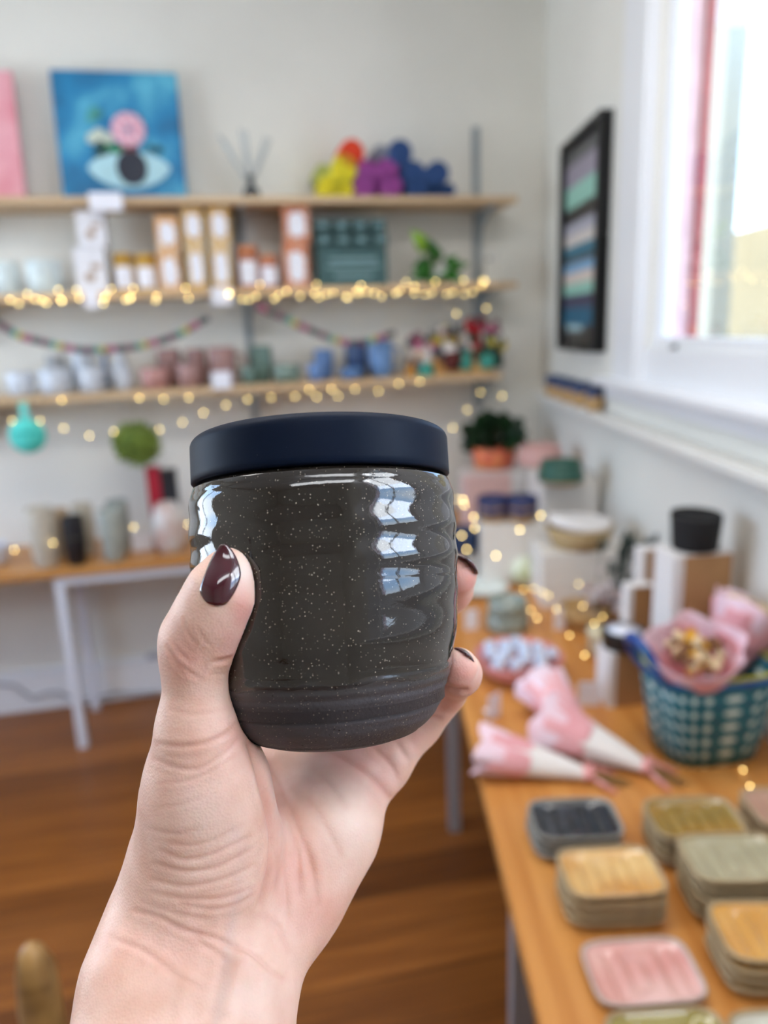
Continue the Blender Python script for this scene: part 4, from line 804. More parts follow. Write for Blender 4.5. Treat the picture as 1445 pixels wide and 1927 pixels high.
# ================================================================== CHAIR at bottom left
q = at_depth(55, 1775, .95); M_ch = wood('chair_wood', (184, 142, 84), (130, 94, 52), .3)
t = thing('chair', (q[0]-.2, q[1], 0), 'brown wooden chair with a navy cushion cut off at the bottom left', 'chair', rz=0)
for sx in (0, 1):
    X = .2-.4*sx; b = MB(); b.tube([(X, 0, 0), (X, 0, .45), (X, 0, q[2]-.10), (X+.002, 0, q[2]-.04), (X, 0, q[2]-.012), (X, 0, q[2])], [.022, .024, .027, .024, .015, .004], 20); b.build('back_post', M_ch, t)
    b = MB(); b.tube([(X, -.4, 0), (X, -.4, .44)], .02, 12); b.build('front_leg', M_ch, t)
b = MB(); b.box((0, -.2, .45), (.42, .44, .03)); b.build('seat', M_ch, t, bevel=.006)
b = MB(); b.box((0, 0, q[2]-.22), (.38, .02, .08)); b.build('back_rail', M_ch, t, bevel=.006)
b = MB(); b.box((0, -.2, .5), (.34, .32, .05)); tag(b.build('cushion', mat('navy_cloth', (56, 58, 92), .9), None, (q[0]-.2, q[1]-.02, .0), bevel=.02), 'navy seat cushion on the wooden chair', 'cushion')

# ================================================================== TUMBLER
def C2W(v): return RM @ np.asarray(v, float)      # lens-frame vector -> world
aC = np.array([-.055, -1.0, .085]); aC /= np.linalg.norm(aC)
MTOP = np.array([(606-CX)/FPX*.258, (912-CY)/FPX*.258, .258])     # centre of the lid's lower edge, lens frame (m)
HB = .0855                                         # body height
PROF = [(0, .0430), (.0015, .0440), (.005, .0448), (.012, .0452), (.031, .0450), (.047, .0441), (.056, .0428), (.064, .0410), (.071, .0391), (.078, .0364), (.083, .0330), (.0865, .0285), (.0882, .0235), (.0885, .0)]
PT = np.array([p[0] for p in PROF])*.0855/.0885; PR = np.array([p[1] for p in PROF])
def rad(t):
    r = np.interp(t, PT, PR)
    w = .00026*np.sin((t-.0035)/.0102*2*np.pi)*(t > .003)*np.clip((.034-t)/.004, 0, 1)
    w2 = .00020*np.sin((t-.034)/.0135*2*np.pi)*(t > .033)*np.clip((.085-t)/.01, 0, 1) + .00012*np.sin(t/.0031*2*np.pi)*(t > .06)*np.clip((.085-t)/.01, 0, 1)
    return r+w+w2
# smooth the profile
_t = np.linspace(0, HB, 500); _r = np.interp(_t, PT, PR); 
_k = np.ones(21)/21; _rs = np.convolve(np.pad(_r, 10, 'edge'), _k, 'valid'); _rs[:6] = _r[:6]; _rs[-14:] = _r[-14:]
PT, PR = _t, _rs
axW = C2W(aC); orgW = EYE+C2W(MTOP-aC*HB)
zA = Vector(axW).normalized(); yA = zA.cross(Vector(C2W((1, 0, 0)))).normalized(); xA = yA.cross(zA)
MM = Matrix(((xA.x, yA.x, zA.x, orgW[0]), (xA.y, yA.y, zA.y, orgW[1]), (xA.z, yA.z, zA.z, orgW[2]), (0, 0, 0, 1)))
tum = thing('tumbler', (0, 0, 0), 'dark speckled stoneware tumbler with a navy silicone lid held in the hand', 'tumbler'); tum.matrix_world = MM
prof = [(0.0001, 0)]+[(float(rad(t)), HB-t) for t in np.concatenate([np.linspace(HB-.0004, .0015, 190), [.0008]])]+[(.0425, HB), (.040, HB), (.039, HB-.004), (.038, .012), (.0001, .008)]
b = MB(); b.lathe(prof, 160)
def mug_mat():
    mt = bpy.data.materials.new('speckled_stoneware'); mt.use_nodes = True; n = mt.node_tree; p = n.nodes['Principled BSDF']; L = n.links.new
    t = n.nodes.new('ShaderNodeTexCoord'); s_ = n.nodes.new('ShaderNodeSeparateXYZ'); L(t.outputs['Object'], s_.inputs[0])
    nz = n.nodes.new('ShaderNodeTexNoise'); nz.inputs['Scale'].default_value = 60; L(t.outputs['Object'], nz.inputs[0])
    a = n.nodes.new('ShaderNodeMath'); a.operation = 'MULTIPLY_ADD'; L(nz.outputs[0], a.inputs[0]); a.inputs[1].default_value = .006; L(s_.outputs['Z'], a.inputs[2])
    g = n.nodes.new('ShaderNodeMapRange'); L(a.outputs[0], g.inputs['Value']); g.inputs['From Min'].default_value = .0205; g.inputs['From Max'].default_value = .0275     # 1 = glazed
    # clay / glaze colour
    nb = n.nodes.new('ShaderNodeTexNoise'); nb.inputs['Scale'].default_value = 35; nb.inputs['Detail'].default_value = 8; L(t.outputs['Object'], nb.inputs[0])
    gl = n.nodes.new('ShaderNodeValToRGB'); L(nb.outputs[0], gl.inputs[0]); gl.color_ramp.elements[0].position = .3; gl.color_ramp.elements[0].color = (*lin((26, 22, 19)), 1); gl.color_ramp.elements[1].position = .7; gl.color_ramp.elements[1].color = (*lin((42, 36, 30)), 1)
    cl = n.nodes.new('ShaderNodeValToRGB'); L(nb.outputs[0], cl.inputs[0]); cl.color_ramp.elements[0].position = .3; cl.color_ramp.elements[0].color = (*lin((58, 55, 58)), 1); cl.color_ramp.elements[1].position = .7; cl.color_ramp.elements[1].color = (*lin((80, 76, 80)), 1)
    mx = n.nodes.new('ShaderNodeMix'); mx.data_type = 'RGBA'; L(g.outputs[0], mx.inputs[0]); L(cl.outputs[0], mx.inputs[6]); L(gl.outputs[0], mx.inputs[7])
    # speckles
    def speck(scale, thr, colr, inp):
        v = n.nodes.new('ShaderNodeTexVoronoi'); v.inputs['Scale'].default_value = scale; L(t.outputs['Object'], v.inputs[0])
        lt = n.nodes.new('ShaderNodeMath'); lt.operation = 'LESS_THAN'; L(v.outputs['Distance'], lt.inputs[0])
        sc2 = n.nodes.new('ShaderNodeSeparateColor'); L(v.outputs['Color'], sc2.inputs[0]); mu = n.nodes.new('ShaderNodeMath'); mu.operation = 'MULTIPLY'; L(sc2.outputs[0], mu.inputs[0]); mu.inputs[1].default_value = thr; 
        pw_ = n.nodes.new('ShaderNodeMath'); pw_.operation = 'POWER'; L(sc2.outputs[0], pw_.inputs[0]); pw_.inputs[1].default_value = 5; m3 = n.nodes.new('ShaderNodeMath'); m3.operation = 'MULTIPLY'; L(pw_.outputs[0], m3.inputs[0]); m3.inputs[1].default_value = thr
        L(m3.outputs[0], lt.inputs[1]); x = n.nodes.new('ShaderNodeMix'); x.data_type = 'RGBA'; L(lt.outputs[0], x.inputs[0]); L(inp, x.inputs[6]); x.inputs[7].default_value = (*lin(colr), 1); return x.outputs[2], lt.outputs[0]
    o1, f1 = speck(950, .20, (180, 172, 156), mx.outputs[2]); o2, f2 = speck(700, .22, (14, 12, 12), o1); o3, f3 = speck(1500, .34, (140, 132, 120), o2)
    L(o3, p.inputs['Base Color'])
    rr = n.nodes.new('ShaderNodeMapRange'); L(g.outputs[0], rr.inputs['Value']); rr.inputs['To Min'].default_value = .62; rr.inputs['To Max'].default_value = .045; L(rr.outputs[0], p.inputs['Roughness'])
    sp_ = n.nodes.new('ShaderNodeMapRange'); L(g.outputs[0], sp_.inputs['Value']); sp_.inputs['To Min'].default_value = .35; sp_.inputs['To Max'].default_value = .9; L(sp_.outputs[0], p.inputs['Specular IOR Level'])
    nn = n.nodes.new('ShaderNodeTexNoise'); nn.inputs['Scale'].default_value = 900; nn.inputs['Detail'].default_value = 3; L(t.outputs['Object'], nn.inputs[0])
    bs = n.nodes.new('ShaderNodeMapRange'); L(g.outputs[0], bs.inputs['Value']); bs.inputs['To Min'].default_value = .5; bs.inputs['To Max'].default_value = .05
    bp = n.nodes.new('ShaderNodeBump'); bp.inputs['Distance'].default_value = .0004; L(bs.outputs[0], bp.inputs['Strength']); L(nn.outputs[0], bp.inputs['Height'])
    n2 = n.nodes.new('ShaderNodeTexNoise'); n2.inputs['Scale'].default_value = 95; L(t.outputs['Object'], n2.inputs[0])
    b2 = n.nodes.new('ShaderNodeBump'); b2.inputs['Distance'].default_value = .0006; b2.inputs['Strength'].default_value = .10; L(n2.outputs[0], b2.inputs['Height']); L(bp.outputs[0], b2.inputs['Normal']); L(b2.outputs[0], p.inputs['Normal'])
    return mt
b.build('cup_body', mug_mat(), tum)
LR = .0441; LH = .0162
b = MB(); q_ = [(0.0001, HB+.0006), (.0425, HB+.0006), (LR-.0006, HB+.0006), (LR, HB+.0012)]+[(LR, HB+.0012+(LH-.0045)*k/6) for k in range(1, 7)]
q_ += [(LR-.0042+.0042*math.cos(a), HB+LH-.0033+.0036*math.sin(a)) for a in [math.radians(x) for x in range(10, 91, 10)]]+[(.030, HB+LH+.0006), (.0001, HB+LH+.0007)]
b.lathe(q_, 160)
def lid_mat():
    mt = bpy.data.materials.new('navy_silicone'); mt.use_nodes = True; n = mt.node_tree; p = n.nodes['Principled BSDF']; L = n.links.new
    t = n.nodes.new('ShaderNodeTexCoord'); v = n.nodes.new('ShaderNodeTexVoronoi'); v.inputs['Scale'].default_value = 330; L(t.outputs['Object'], v.inputs[0])
    sc2 = n.nodes.new('ShaderNodeSeparateColor'); L(v.outputs['Color'], sc2.inputs[0]); pw_ = n.nodes.new('ShaderNodeMath'); pw_.operation = 'POWER'; L(sc2.outputs[0], pw_.inputs[0]); pw_.inputs[1].default_value = 14
    m3 = n.nodes.new('ShaderNodeMath'); m3.operation = 'MULTIPLY'; L(pw_.outputs[0], m3.inputs[0]); m3.inputs[1].default_value = .10; lt = n.nodes.new('ShaderNodeMath'); lt.operation = 'LESS_THAN'; L(v.outputs['Distance'], lt.inputs[0]); L(m3.outputs[0], lt.inputs[1])
    x = n.nodes.new('ShaderNodeMix'); x.data_type = 'RGBA'; L(lt.outputs[0], x.inputs[0]); x.inputs[6].default_value = (*lin((6, 20, 40)), 1); x.inputs[7].default_value = (*lin((110, 118, 130)), 1); L(x.outputs[2], p.inputs['Base Color'])
    p.inputs['Roughness'].default_value = .5; p.inputs['Specular IOR Level'].default_value = .12; return mt
lid = b.build('lid', lid_mat(), tum); lid['label'] = 'matt navy silicone lid'

# ================================================================== HAND (one continuous surface from joint positions)
def K(px, py, d, r): return (np.array([(px-CX)/FPX*d, (py-CY)/FPX*d, d]), r*.001)
PALM = [  # (joint a, joint b, blend in mm)
    (K(262, 2080, .212, 23), K(300, 1850, .232, 21.5), 6), (K(400, 2080, .214, 23), K(425, 1850, .236, 20.5), 6), (K(338, 2090, .214, 23), K(375, 1850, .236, 21), 6),
    (K(150, 2480, .199, 23), K(262, 2080, .212, 23), 6), (K(310, 2480, .199, 23), K(400, 2080, .214, 23), 6), (K(230, 2480, .199, 23), K(338, 2090, .214, 23), 6),
    (K(300, 1850, .232, 21.5), K(345, 1700, .246, 19.5), 8), (K(425, 1850, .236, 20.5), K(520, 1690, .258, 17.5), 8), (K(375, 1850, .236, 20), K(440, 1690, .256, 19), 8),
    (K(345, 1700, .246, 19), K(392, 1580, .241, 20.2), 10), (K(392, 1580, .241, 20.2), K(388, 1470, .233, 16.5), 10), (K(388, 1470, .233, 16.5), K(374, 1370, .227, 11.5), 9),   # thenar
    (K(440, 1690, .256, 18), K(500, 1470, .285, 12.5), 9), (K(500, 1690, .26, 16), K(570, 1450, .290, 12), 9), (K(525, 1680, .262, 16), K(630, 1450, .292, 12), 9),
    (K(530, 1690, .258, 16.5), K(622, 1560, .268, 15.5), 9), (K(622, 1560, .268, 15.5), K(672, 1470, .283, 12.5), 8), (K(560, 1640, .262, 15), K(605, 1520, .276, 13), 9)]
THUMB = [(K(374, 1370, .227, 11.4), K(374, 1235, .226, 10.2), 5), (K(374, 1235, .226, 10.2), K(378, 1200, .2245, 10.8), 4), (K(378, 1200, .2245, 10.8), K(404, 1150, .220, 10.3), 4), (K(404, 1150, .220, 10.2), K(424, 1105, .2175, 9.2), 4), (K(424, 1105, .2175, 9.1), K(437, 1078, .2175, 7.0), 4), (K(420, 1200, .2235, 7.0), K(438, 1120, .219, 7.6), 4)]
PINKY = [(K(672, 1470, .283, 12), K(716, 1440, .287, 10.2), 6), (K(716, 1440, .287, 10.2), K(787, 1362, .292, 8.6), 4), (K(787, 1362, .292, 8.6), K(838, 1308, .286, 7.6), 2.5), (K(846, 1296, .282, 7.2), K(864, 1268, .2695, 7.3), 2), (K(864, 1268, .2695, 7.4), K(862, 1256, .262, 7.0), 3)]
RING = [(K(650, 1460, .292, 11.5), K(720, 1300, .318, 9.5), 5), (K(720, 1300, .318, 9.2), K(800, 1180, .320, 8.6), 3), (K(800, 1175, .320, 8.2), K(848, 1110, .295, 8.0), 3), (K(848, 1110, .295, 8.0), K(858, 1082, .281, 7.9), 3)]
MIDF = [(K(590, 1440, .300, 11.5), K(640, 1240, .325, 9.8), 5), (K(640, 1240, .325, 9.5), K(745, 1110, .325, 8.8), 3), (K(745, 1110, .325, 8.8), K(795, 1060, .309, 8.2), 3)]
INDX = [(K(520, 1440, .298, 11.5), K(540, 1220, .322, 9.8), 5), (K(540, 1220, .322, 9.5), K(640, 1060, .325, 8.8), 3), (K(640, 1060, .325, 8.8), K(710, 1010, .320, 8.2), 3)]
def cap(Pn, a, b_):
    (A, ra), (B, rb) = a, b_; ab = B-A; t = np.clip(((Pn-A) @ ab)/(ab @ ab), 0, 1)
    return np.linalg.norm(Pn-A-t[:, None]*ab, axis=1)-(ra+(rb-ra)*t)
def smin(a, b_, k): h = np.clip(.5+.5*(b_-a)/k, 0, 1); return b_*(1-h)+a*h-k*h*(1-h)
def chain(Pn, segs):
    d = None
    for a, b_, k in segs: e = cap(Pn, a, b_); d = e if d is None else smin(d, e, k*.001*1.4)
    return d
def mug_sd(Pn):
    q = Pn-MTOP; t = -(q @ aC); rr = np.linalg.norm(q+t[:, None]*aC, axis=1); r = np.interp(t, PT, PR)
    side = rr-np.where(t < 0, LR, r); return np.maximum(side*.97, np.maximum(t-HB, -t-LH))
def hand_sd(Pn):
    d = chain(Pn, PALM)
    for seg, k in ((THUMB, .006), (INDX, .005), (MIDF, .005), (RING, .005), (PINKY, .005)): d = smin(d, chain(Pn, seg), k)
    m_ = -(mug_sd(Pn)-.00025); k = .0016; h = np.clip(.5-.5*(m_-d)/k, 0, 1); return m_*(1-h)+d*h+k*h*(1-h)
def surface(sd, lo, hi, h):
    n = np.ceil((hi-lo)/h).astype(int)+1; B = 10; n = ((n+B-1)//B)*B; V = np.empty(n, np.float32)
    nb = n//B; gi = np.stack(np.meshgrid(*[np.arange(k) for k in nb], indexing='ij'), -1).reshape(-1, 3); cen = lo+(gi*B+B/2-.5)*h
    dc = np.concatenate([sd(c) for c in np.array_split(cen, 8)]); act = np.abs(dc) < h*B*.9+.006
    Vb = V.reshape(nb[0], B, nb[1], B, nb[2], B); full = np.where(dc > 0, 1, -1).astype(np.float32).reshape(nb); Vb[:] = full[:, None, :, None, :, None]
    loc = np.stack(np.meshgrid(*[np.arange(B)]*3, indexing='ij'), -1).reshape(-1, 3); A = gi[act]
    for ch in np.array_split(A, max(1, len(A)//200)):
        I = (ch[:, None, :]*B+loc[None]).reshape(-1, 3); V[I[:, 0], I[:, 1], I[:, 2]] = sd(lo+I*h)
    neg = V < 0; c8 = [(i, j, k) for i in (0, 1) for j in (0, 1) for k in (0, 1)]; sl = lambda A_, i, j, k: A_[i:A_.shape[0]-1+i, j:A_.shape[1]-1+j, k:A_.shape[2]-1+k]
    cnt = sum(sl(neg, *c).astype(np.int8) for c in c8); cells = np.argwhere((cnt > 0) & (cnt < 8)); idx = -np.ones(cnt.shape, np.int64); idx[cells[:, 0], cells[:, 1], cells[:, 2]] = np.arange(len(cells))
    vals = np.stack([V[cells[:, 0]+i, cells[:, 1]+j, cells[:, 2]+k] for i, j, k in c8], 1); S_ = np.zeros((len(cells), 3)); N_ = np.zeros(len(cells))
    for a in range(8):
        for b_ in range(a+1, 8):
            ca, cb = np.array(c8[a]), np.array(c8[b_])
            if np.abs(ca-cb).sum() != 1: continue
            va, vb = vals[:, a], vals[:, b_]; m_ = (va < 0) != (vb < 0); t = np.where(m_, va/np.where(m_, va-vb, 1), 0); S_ += m_[:, None]*(ca+t[:, None]*(cb-ca)); N_ += m_
    verts = lo+(cells+S_/N_[:, None])*h; quads = []
    for ax in range(3):
        e = np.zeros(3, int); e[ax] = 1; o1 = np.zeros(3, int); o1[(ax+1) % 3] = 1; o2 = np.zeros(3, int); o2[(ax+2) % 3] = 1
        s0 = neg[:neg.shape[0]-e[0], :neg.shape[1]-e[1], :neg.shape[2]-e[2]]; s1 = neg[e[0]:, e[1]:, e[2]:]; E_ = np.argwhere(s0 != s1)
        E_ = E_[(E_ >= 1).all(1) & (E_ < np.array(cnt.shape)).all(1)]; g = lambda o: idx[tuple((E_-o).T)]
        q = np.stack([g(o1*0), g(o1), g(o1+o2), g(o2)], 1); fl = s0[tuple(E_.T)]; q[~fl] = q[~fl][:, ::-1]; quads.append(q)
    Q = np.concatenate(quads); return verts, Q[(Q >= 0).all(1)]
def px_of(v): return np.stack([CX+FPX*v[:, 0]/v[:, 2], CY+FPX*v[:, 1]/v[:, 2]], 1)
HV, HQ = surface(hand_sd, np.array([-.125, .004, .17]), np.array([.062, .252, .345]), .00072)
# sculpted creases and folds: (polyline in picture px, width px, depth mm)
CR = [([(312, 1215), (330, 1245), (352, 1262), (378, 1278)], 5, .35), ([(318, 1238), (338, 1262), (362, 1276)], 4, .25), ([(345, 1165), (352, 1190), (368, 1212)], 4, .25), ([(372, 1180), (385, 1205), (398, 1216)], 4, .2), ([(322, 1205), (338, 1228), (360, 1248)], 5, .2),
      ([(402, 1245), (420, 1243), (437, 1237)], 6, .8), ([(392, 1268), (412, 1270), (434, 1268)], 4, .2), ([(318, 1335), (360, 1345), (400, 1342), (440, 1330)], 6, .2),
      ([(300, 1400), (340, 1405), (390, 1398), (430, 1378), (447, 1358)], 7, .5), ([(292, 1430), (340, 1446), (380, 1445), (420, 1420), (450, 1390)], 6, .35), ([(300, 1475), (350, 1470), (400, 1450), (438, 1424)], 5, .25),
      ([(468, 1400), (482, 1440), (492, 1480), (505, 1530), (512, 1580), (506, 1640), (490, 1700)], 9, 1.5), ([(512, 1580), (520, 1620), (518, 1680)], 7, .5), ([(500, 1420), (530, 1480), (560, 1560), (588, 1640)], 10, .5), ([(540, 1470), (590, 1520), (625, 1580), (640, 1610)], 11, .35),
      ([(545, 1560), (560, 1610), (562, 1680)], 8, .45), ([(575, 1590), (588, 1640), (598, 1700)], 10, .6), ([(532, 1630), (538, 1690), (540, 1740)], 7, .3), ([(618, 1412), (655, 1432), (690, 1455), (715, 1480), (733, 1503)], 9, 1.0), ([(590, 1445), (630, 1490), (650, 1520)], 9, .35),
      ([(700, 1405), (735, 1440), (748, 1465)], 9, .5), ([(745, 1395), (760, 1420), (768, 1430)], 8, .5), ([(795, 1343), (812, 1350), (828, 1352)], 7, .8), ([(835, 1290), (855, 1298), (878, 1298)], 6, .9),
      ([(255, 1715), (300, 1725), (340, 1748), (400, 1765), (440, 1782), (480, 1800), (505, 1825), (530, 1840)], 7, .5), ([(270, 1700), (340, 1722), (400, 1730)], 6, .25), ([(210, 1765), (270, 1790), (330, 1835), (380, 1862)], 8, .3), ([(360, 1760), (400, 1790), (440, 1815)], 8, .3),
      ([(300, 1600), (350, 1618), (400, 1608), (440, 1590), (468, 1575)], 6, .35), ([(290, 1625), (350, 1640), (410, 1632), (470, 1600)], 6, .4), ([(285, 1655), (350, 1668), (420, 1655), (480, 1628)], 6, .35), ([(285, 1680), (350, 1692), (420, 1690), (470, 1672)], 6, .35), ([(320, 1585), (360, 1592), (410, 1578), (455, 1552)], 6, .25), ([(340, 1700), (400, 1712), (450, 1700), (480, 1680)], 6, .3),
      ([(300, 1520), (340, 1515), (380, 1500)], 6, .15), ([(275, 1560), (330, 1570), (370, 1560)], 6, .18), ([(505, 1730), (525, 1750), (540, 1790)], 9, .4), ([(620, 1700), (600, 1740), (585, 1770)], 10, .3)]
me = bpy.data.meshes.new('hand'); W_ = EYE+HV @ RM.T
me.from_pydata(W_.tolist(), [], HQ.tolist()); me.update()
nr = np.empty(len(me.vertices)*3, np.float32); me.vertices.foreach_get('normal', nr); nr = nr.reshape(-1, 3)
if ((W_-W_.mean(0))*nr).sum(1).mean() < 0: me.flip_normals(); nr = -nr
vd = W_-EYE; vd /= np.linalg.norm(vd, axis=1)[:, None]; facing = -(vd*nr).sum(1); fmask = np.clip(facing*3, 0, 1); PX = px_of(HV)
def seg_d(Pp, pl):
    d = np.full(len(Pp), 1e9); tt = np.zeros(len(Pp)); L_ = len(pl)-1
    for i in range(L_):
        a = np.array(pl[i], float); b_ = np.array(pl[i+1], float); ab = b_-a; t = np.clip(((Pp-a) @ ab)/(ab @ ab), 0, 1); e = np.linalg.norm(Pp-a-t[:, None]*ab, axis=1); m_ = e < d; d[m_] = e[m_]; tt[m_] = (i+t[m_])/L_
    return d, tt
def smooth_line(pl, n=16): return [tuple(p) for p in curve_pts(pl, n)]
disp = np.zeros(len(HV))
for pl, w, dp in CR:
    pl = smooth_line(pl, 4*len(pl)); bb = np.array(pl); m_ = (PX[:, 0] > bb[:, 0].min()-40) & (PX[:, 0] < bb[:, 0].max()+40) & (PX[:, 1] > bb[:, 1].min()-40) & (PX[:, 1] < bb[:, 1].max()+40)
    ii = np.where(m_)[0]; d, tt = seg_d(PX[ii], pl); f = np.sin(np.pi*np.clip(tt*.9+.05, 0, 1))**.5
    disp[ii] += f*(-dp*np.exp(-(d/(w*.6))**2)+dp*.35*np.exp(-((d-w*1.7)/(w*.9))**2))*.001
for (x0, y0), (x1, y1), w, hgt in (((430, 1900), (455, 1800), 14, .9), ((395, 1910), (420, 1810), 10, -.5), ((480, 1900), (500, 1830), 16, .5), ((330, 1960), (350, 1840), 16, .6)):     # tendons
    d, tt = seg_d(PX, [(x0, y0), (x1, y1)]); disp += hgt*.001*np.exp(-(d/w)**2)
# very fine wrinkling across the thumb's back and thenar
ph = PX[:, 1]*.62+8*np.sin(PX[:, 0]*.035+PX[:, 1]*.01)+3*np.sin(PX[:, 0]*.11); reg = np.exp(-(((PX[:, 0]-350)/75)**2+((PX[:, 1]-1400)/170)**2)); disp += .00005*np.sin(ph)*reg
W_ = W_+nr*(disp*fmask)[:, None]
me.vertices.foreach_set('co', W_.astype(np.float32).ravel())
flush = np.zeros(len(HV)); pale = np.zeros(len(HV))
for x, y, rx, ry, s_ in ((455, 1150, 22, 50, .8), (435, 1210, 30, 40, .5), (345, 1235, 38, 45, .55), (875, 1100, 50, 60, .9), (865, 1265, 45, 40, .9), (680, 1425, 70, 40, .6), (720, 1470, 30, 40, .5), (555, 1640, 50, 80, .45), (840, 1320, 50, 30, .6), (600, 1720, 60, 50, .4), (440, 1390, 40, 30, .4), (340, 1480, 90, 120, .15), (780, 1390, 40, 40, .35), (520, 1520, 30, 100, .3), (300, 1780, 100, 50, .25)):
    flush = np.maximum(flush, s_*np.exp(-(((PX[:, 0]-x)/rx)**2+((PX[:, 1]-y)/ry)**2)))
for x, y, rx, ry, s_ in ((460, 1075, 18, 40, .8), (380, 1540, 60, 60, .5), (660, 1540, 60, 80, .5), (860, 1240, 14, 14, .4), (470, 1880, 60, 50, .3)):
    pale = np.maximum(pale, s_*np.exp(-(((PX[:, 0]-x)/rx)**2+((PX[:, 1]-y)/ry)**2)))
d, tt = seg_d(PX, smooth_line([(450, 1690), (436, 1730), (428, 1790), (424, 1850), (405, 1927)])); vein = .5*np.exp(-(d/11)**2); d, tt = seg_d(PX, smooth_line([(440, 1560), (455, 1600), (450, 1660)])); vein = np.maximum(vein, .3*np.exp(-(d/12)**2))
# crease redness
cre = np.zeros(len(HV))
for pl, w, dp in CR:
    d, tt = seg_d(PX, pl); cre = np.maximum(cre, min(1, dp*1.1)*np.exp(-(d/(w*.9))**2))
for nm, arr in (('flush', flush), ('pale', pale), ('vein', vein), ('crease', cre)):
    at = me.attributes.new(nm, 'FLOAT', 'POINT'); at.data.foreach_set('value', (arr*fmask).astype(np.float32))
me.polygons.foreach_set('use_smooth', [True]*len(me.polygons)); me.update()
def skin():
    mt = bpy.data.materials.new('skin'); mt.use_nodes = True; n = mt.node_tree; p = n.nodes['Principled BSDF']; L = n.links.new
    t = n.nodes.new('ShaderNodeTexCoord'); nz = n.nodes.new('ShaderNodeTexNoise'); nz.inputs['Scale'].default_value = 90; nz.inputs['Detail'].default_value = 5; L(t.outputs['Object'], nz.inputs[0])
    r = n.nodes.new('ShaderNodeValToRGB'); L(nz.outputs[0], r.inputs[0]); r.color_ramp.elements[0].position = .3; r.color_ramp.elements[0].color = (*lin((226, 182, 162)), 1); r.color_ramp.elements[1].position = .7; r.color_ramp.elements[1].color = (*lin((240, 204, 188)), 1)
    out = r.outputs[0]
    for nm, c, s_ in (('pale', (246, 226, 214), 1), ('flush', (224, 140, 134), .6), ('vein', (196, 186, 190), .4), ('crease', (204, 134, 114), .35)):
        a = n.nodes.new('ShaderNodeAttribute'); a.attribute_name = nm; mu = n.nodes.new('ShaderNodeMath'); mu.operation = 'MULTIPLY'; L(a.outputs['Fac'], mu.inputs[0]); mu.inputs[1].default_value = s_
        x = n.nodes.new('ShaderNodeMix'); x.data_type = 'RGBA'; L(mu.outputs[0], x.inputs[0]); L(out, x.inputs[6]); x.inputs[7].default_value = (*lin(c), 1); out = x.outputs[2]
    L(out, p.inputs['Base Color']); p.inputs['Roughness'].default_value = .46; p.inputs['Specular IOR Level'].default_value = .4
    p.inputs['Subsurface Weight'].default_value = .35; p.inputs['Subsurface Radius'].default_value = (1, .35, .2); p.inputs['Subsurface Scale'].default_value = .0035
    v = n.nodes.new('ShaderNodeTexVoronoi'); v.inputs['Scale'].default_value = 1300; L(t.outputs['Object'], v.inputs[0]); mp = n.nodes.new('ShaderNodeMapping'); mp.inputs['Scale'].default_value = (1, 1, 2.5); L(t.outputs['Object'], mp.inputs[0])
    nf = n.nodes.new('ShaderNodeTexNoise'); nf.inputs['Scale'].default_value = 420; nf.inputs['Detail'].default_value = 4; L(mp.outputs[0], nf.inputs[0])
    ad = n.nodes.new('ShaderNodeMath'); L(v.outputs['Distance'], ad.inputs[0]); L(nf.outputs[0], ad.inputs[1]); bp = n.nodes.new('ShaderNodeBump'); bp.inputs['Strength'].default_value = .22; bp.inputs['Distance'].default_value = .00035; L(ad.outputs[0], bp.inputs['Height']); L(bp.outputs[0], p.inputs['Normal'])
    return mt
me.materials.append(skin()); hand = bpy.data.objects.new('hand', me); col.objects.link(hand); tag(hand, 'left hand with dark red nails holding the tumbler, palm towards the viewer', 'person')
# ---- nails
M_nail = mat('burgundy_polish', (66, 6, 26), .12, coat=1, spec=.6)
def lensm(px, py, d): return np.array([(px-CX)/FPX*d, (py-CY)/FPX*d, d])
def nail(c, u, nrm, Ln, Wn, Rn, name='nail', lift=0, over=.0):
    """c centre of the nail, u towards the tip, nrm outwards (lens frame, metres)"""
    u = u/np.linalg.norm(u); nrm = nrm-(nrm @ u)*u; nrm /= np.linalg.norm(nrm); v = np.cross(u, nrm); vs = []; nu, nv = 28, 18
    for i in range(nu+1):
        s_ = -1+2*i/nu
        wd = Wn/2*(1-max(0, -s_-.45)**2*1.6)*(1-.62*max(0, s_-.25)**1.6*1.0/.63); wd = max(wd, 0.0008)
        for j in range(nv+1):
            q = -1+2*j/nv; a = q*wd/Rn; ss = s_*Ln/2
            endc = -.0012*q*q*(1 if s_ > 0 else -1)*abs(s_)**4*2
            vs.append(c+u*(ss+endc)+v*(Rn*math.sin(a))+nrm*(Rn*math.cos(a)-Rn-.9*ss*ss/.045))
    fs = [(i*(nv+1)+j, i*(nv+1)+j+1, (i+1)*(nv+1)+j+1, (i+1)*(nv+1)+j) for i in range(nu) for j in range(nv)]
    b = MB(); b.add([EYE+C2W(p) for p in vs], fs, 0, True); o = b.build(name, M_nail, hand); s_ = o.modifiers.new('s', 'SOLIDIFY'); s_.thickness = .0009; s_.offset = 0; o['label'] = 'dark burgundy polished nail'; return o
def hit(px, py, a=.19, b_=.30):
    t = np.arange(a, b_, .0001); Pn = np.stack([(px-CX)/FPX*t, (py-CY)/FPX*t, t], 1); d = hand_sd(Pn); k = np.where(d < 0)[0]
    return t[k[0]] if len(k) else None
NL = [(405, 1139), (391, 1134), (382, 1124), (377, 1112), (380, 1098), (388, 1076), (398, 1053), (409, 1034), (417, 1025)]
NR = [(409, 1139.5), (424, 1136), (436, 1122), (446, 1103), (452, 1085), (451, 1070), (446, 1054), (436, 1036), (423, 1024)]
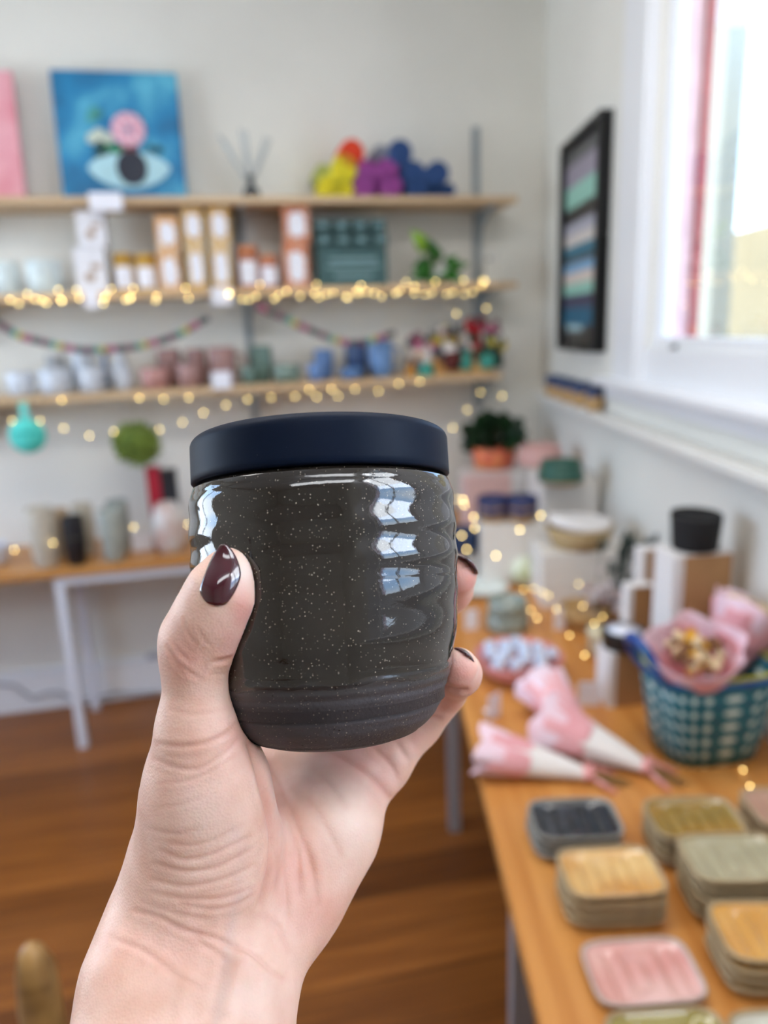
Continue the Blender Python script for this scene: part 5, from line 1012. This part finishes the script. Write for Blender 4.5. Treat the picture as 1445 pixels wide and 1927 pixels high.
nu, nv = 34, 22; Lc = curve_pts(NL, nu+1); Rc = curve_pts(NR, nu+1); vs = []
hd = lambda p: (hit(p[0], p[1]) or .2115)
eL = np.array([hd(p) for p in Lc]); eR = np.array([hd(p) for p in Rc]); kk = np.ones(7)/7
eL = np.convolve(np.pad(eL, 3, 'edge'), kk, 'valid'); eR = np.convolve(np.pad(eR, 3, 'edge'), kk, 'valid'); eL = np.minimum(eL, .2118); eR = np.minimum(eR, .2118)
for i in range(nu+1):
    wd = np.linalg.norm(Rc[i]-Lc[i])/68
    for j in range(nv+1):
        q = j/nv; p = Lc[i]+(Rc[i]-Lc[i])*q; c_ = hd(p) if 0 < i < nu else eL[i]; d = eL[i]*(1-q)+eR[i]*q-.0034*wd*math.sin(math.pi*q)**.85*.62
        vs.append(lensm(p[0], p[1], min(d, c_-.0004*math.sin(math.pi*q)**.5)-.0001))
g_ = np.array(vs).reshape(nu+1, nv+1, 3)
for _ in range(10): g_[1:-1, 1:-1, 2] = (g_[:-2, 1:-1, 2]+g_[2:, 1:-1, 2]+g_[1:-1, :-2, 2]+g_[1:-1, 2:, 2])/4
b = MB(); b.add([EYE+C2W(p) for p in g_.reshape(-1, 3)], [(i*(nv+1)+j, i*(nv+1)+j+1, (i+1)*(nv+1)+j+1, (i+1)*(nv+1)+j) for i in range(nu) for j in range(nv)], 0, True)
o = b.build('nail', M_nail, hand); s_ = o.modifiers.new('s', 'SOLIDIFY'); s_.thickness = .0005; s_.offset = 0; o['label'] = 'large dark burgundy thumb nail'
cR = lensm(883, 1054, .279); nail(cR, np.array([-.1, -.15, -1.0]), np.array([.60, -.80, .0]), .014, .0125, .0072)
cP = lensm(880, 1228, .2625); nail(cP, np.array([-.1, -.15, -1.0]), np.array([.62, -.78, .0]), .012, .0100, .0062)
cM = lensm(812, 1045, .316); nail(cM, np.array([.6, -.3, -.7]), np.array([.3, -.4, .85]), .012, .0095, .0055)
cI = lensm(725, 1000, .329); nail(cI, np.array([.75, -.4, -.3]), np.array([.2, -.3, .93]), .012, .0095, .0055)
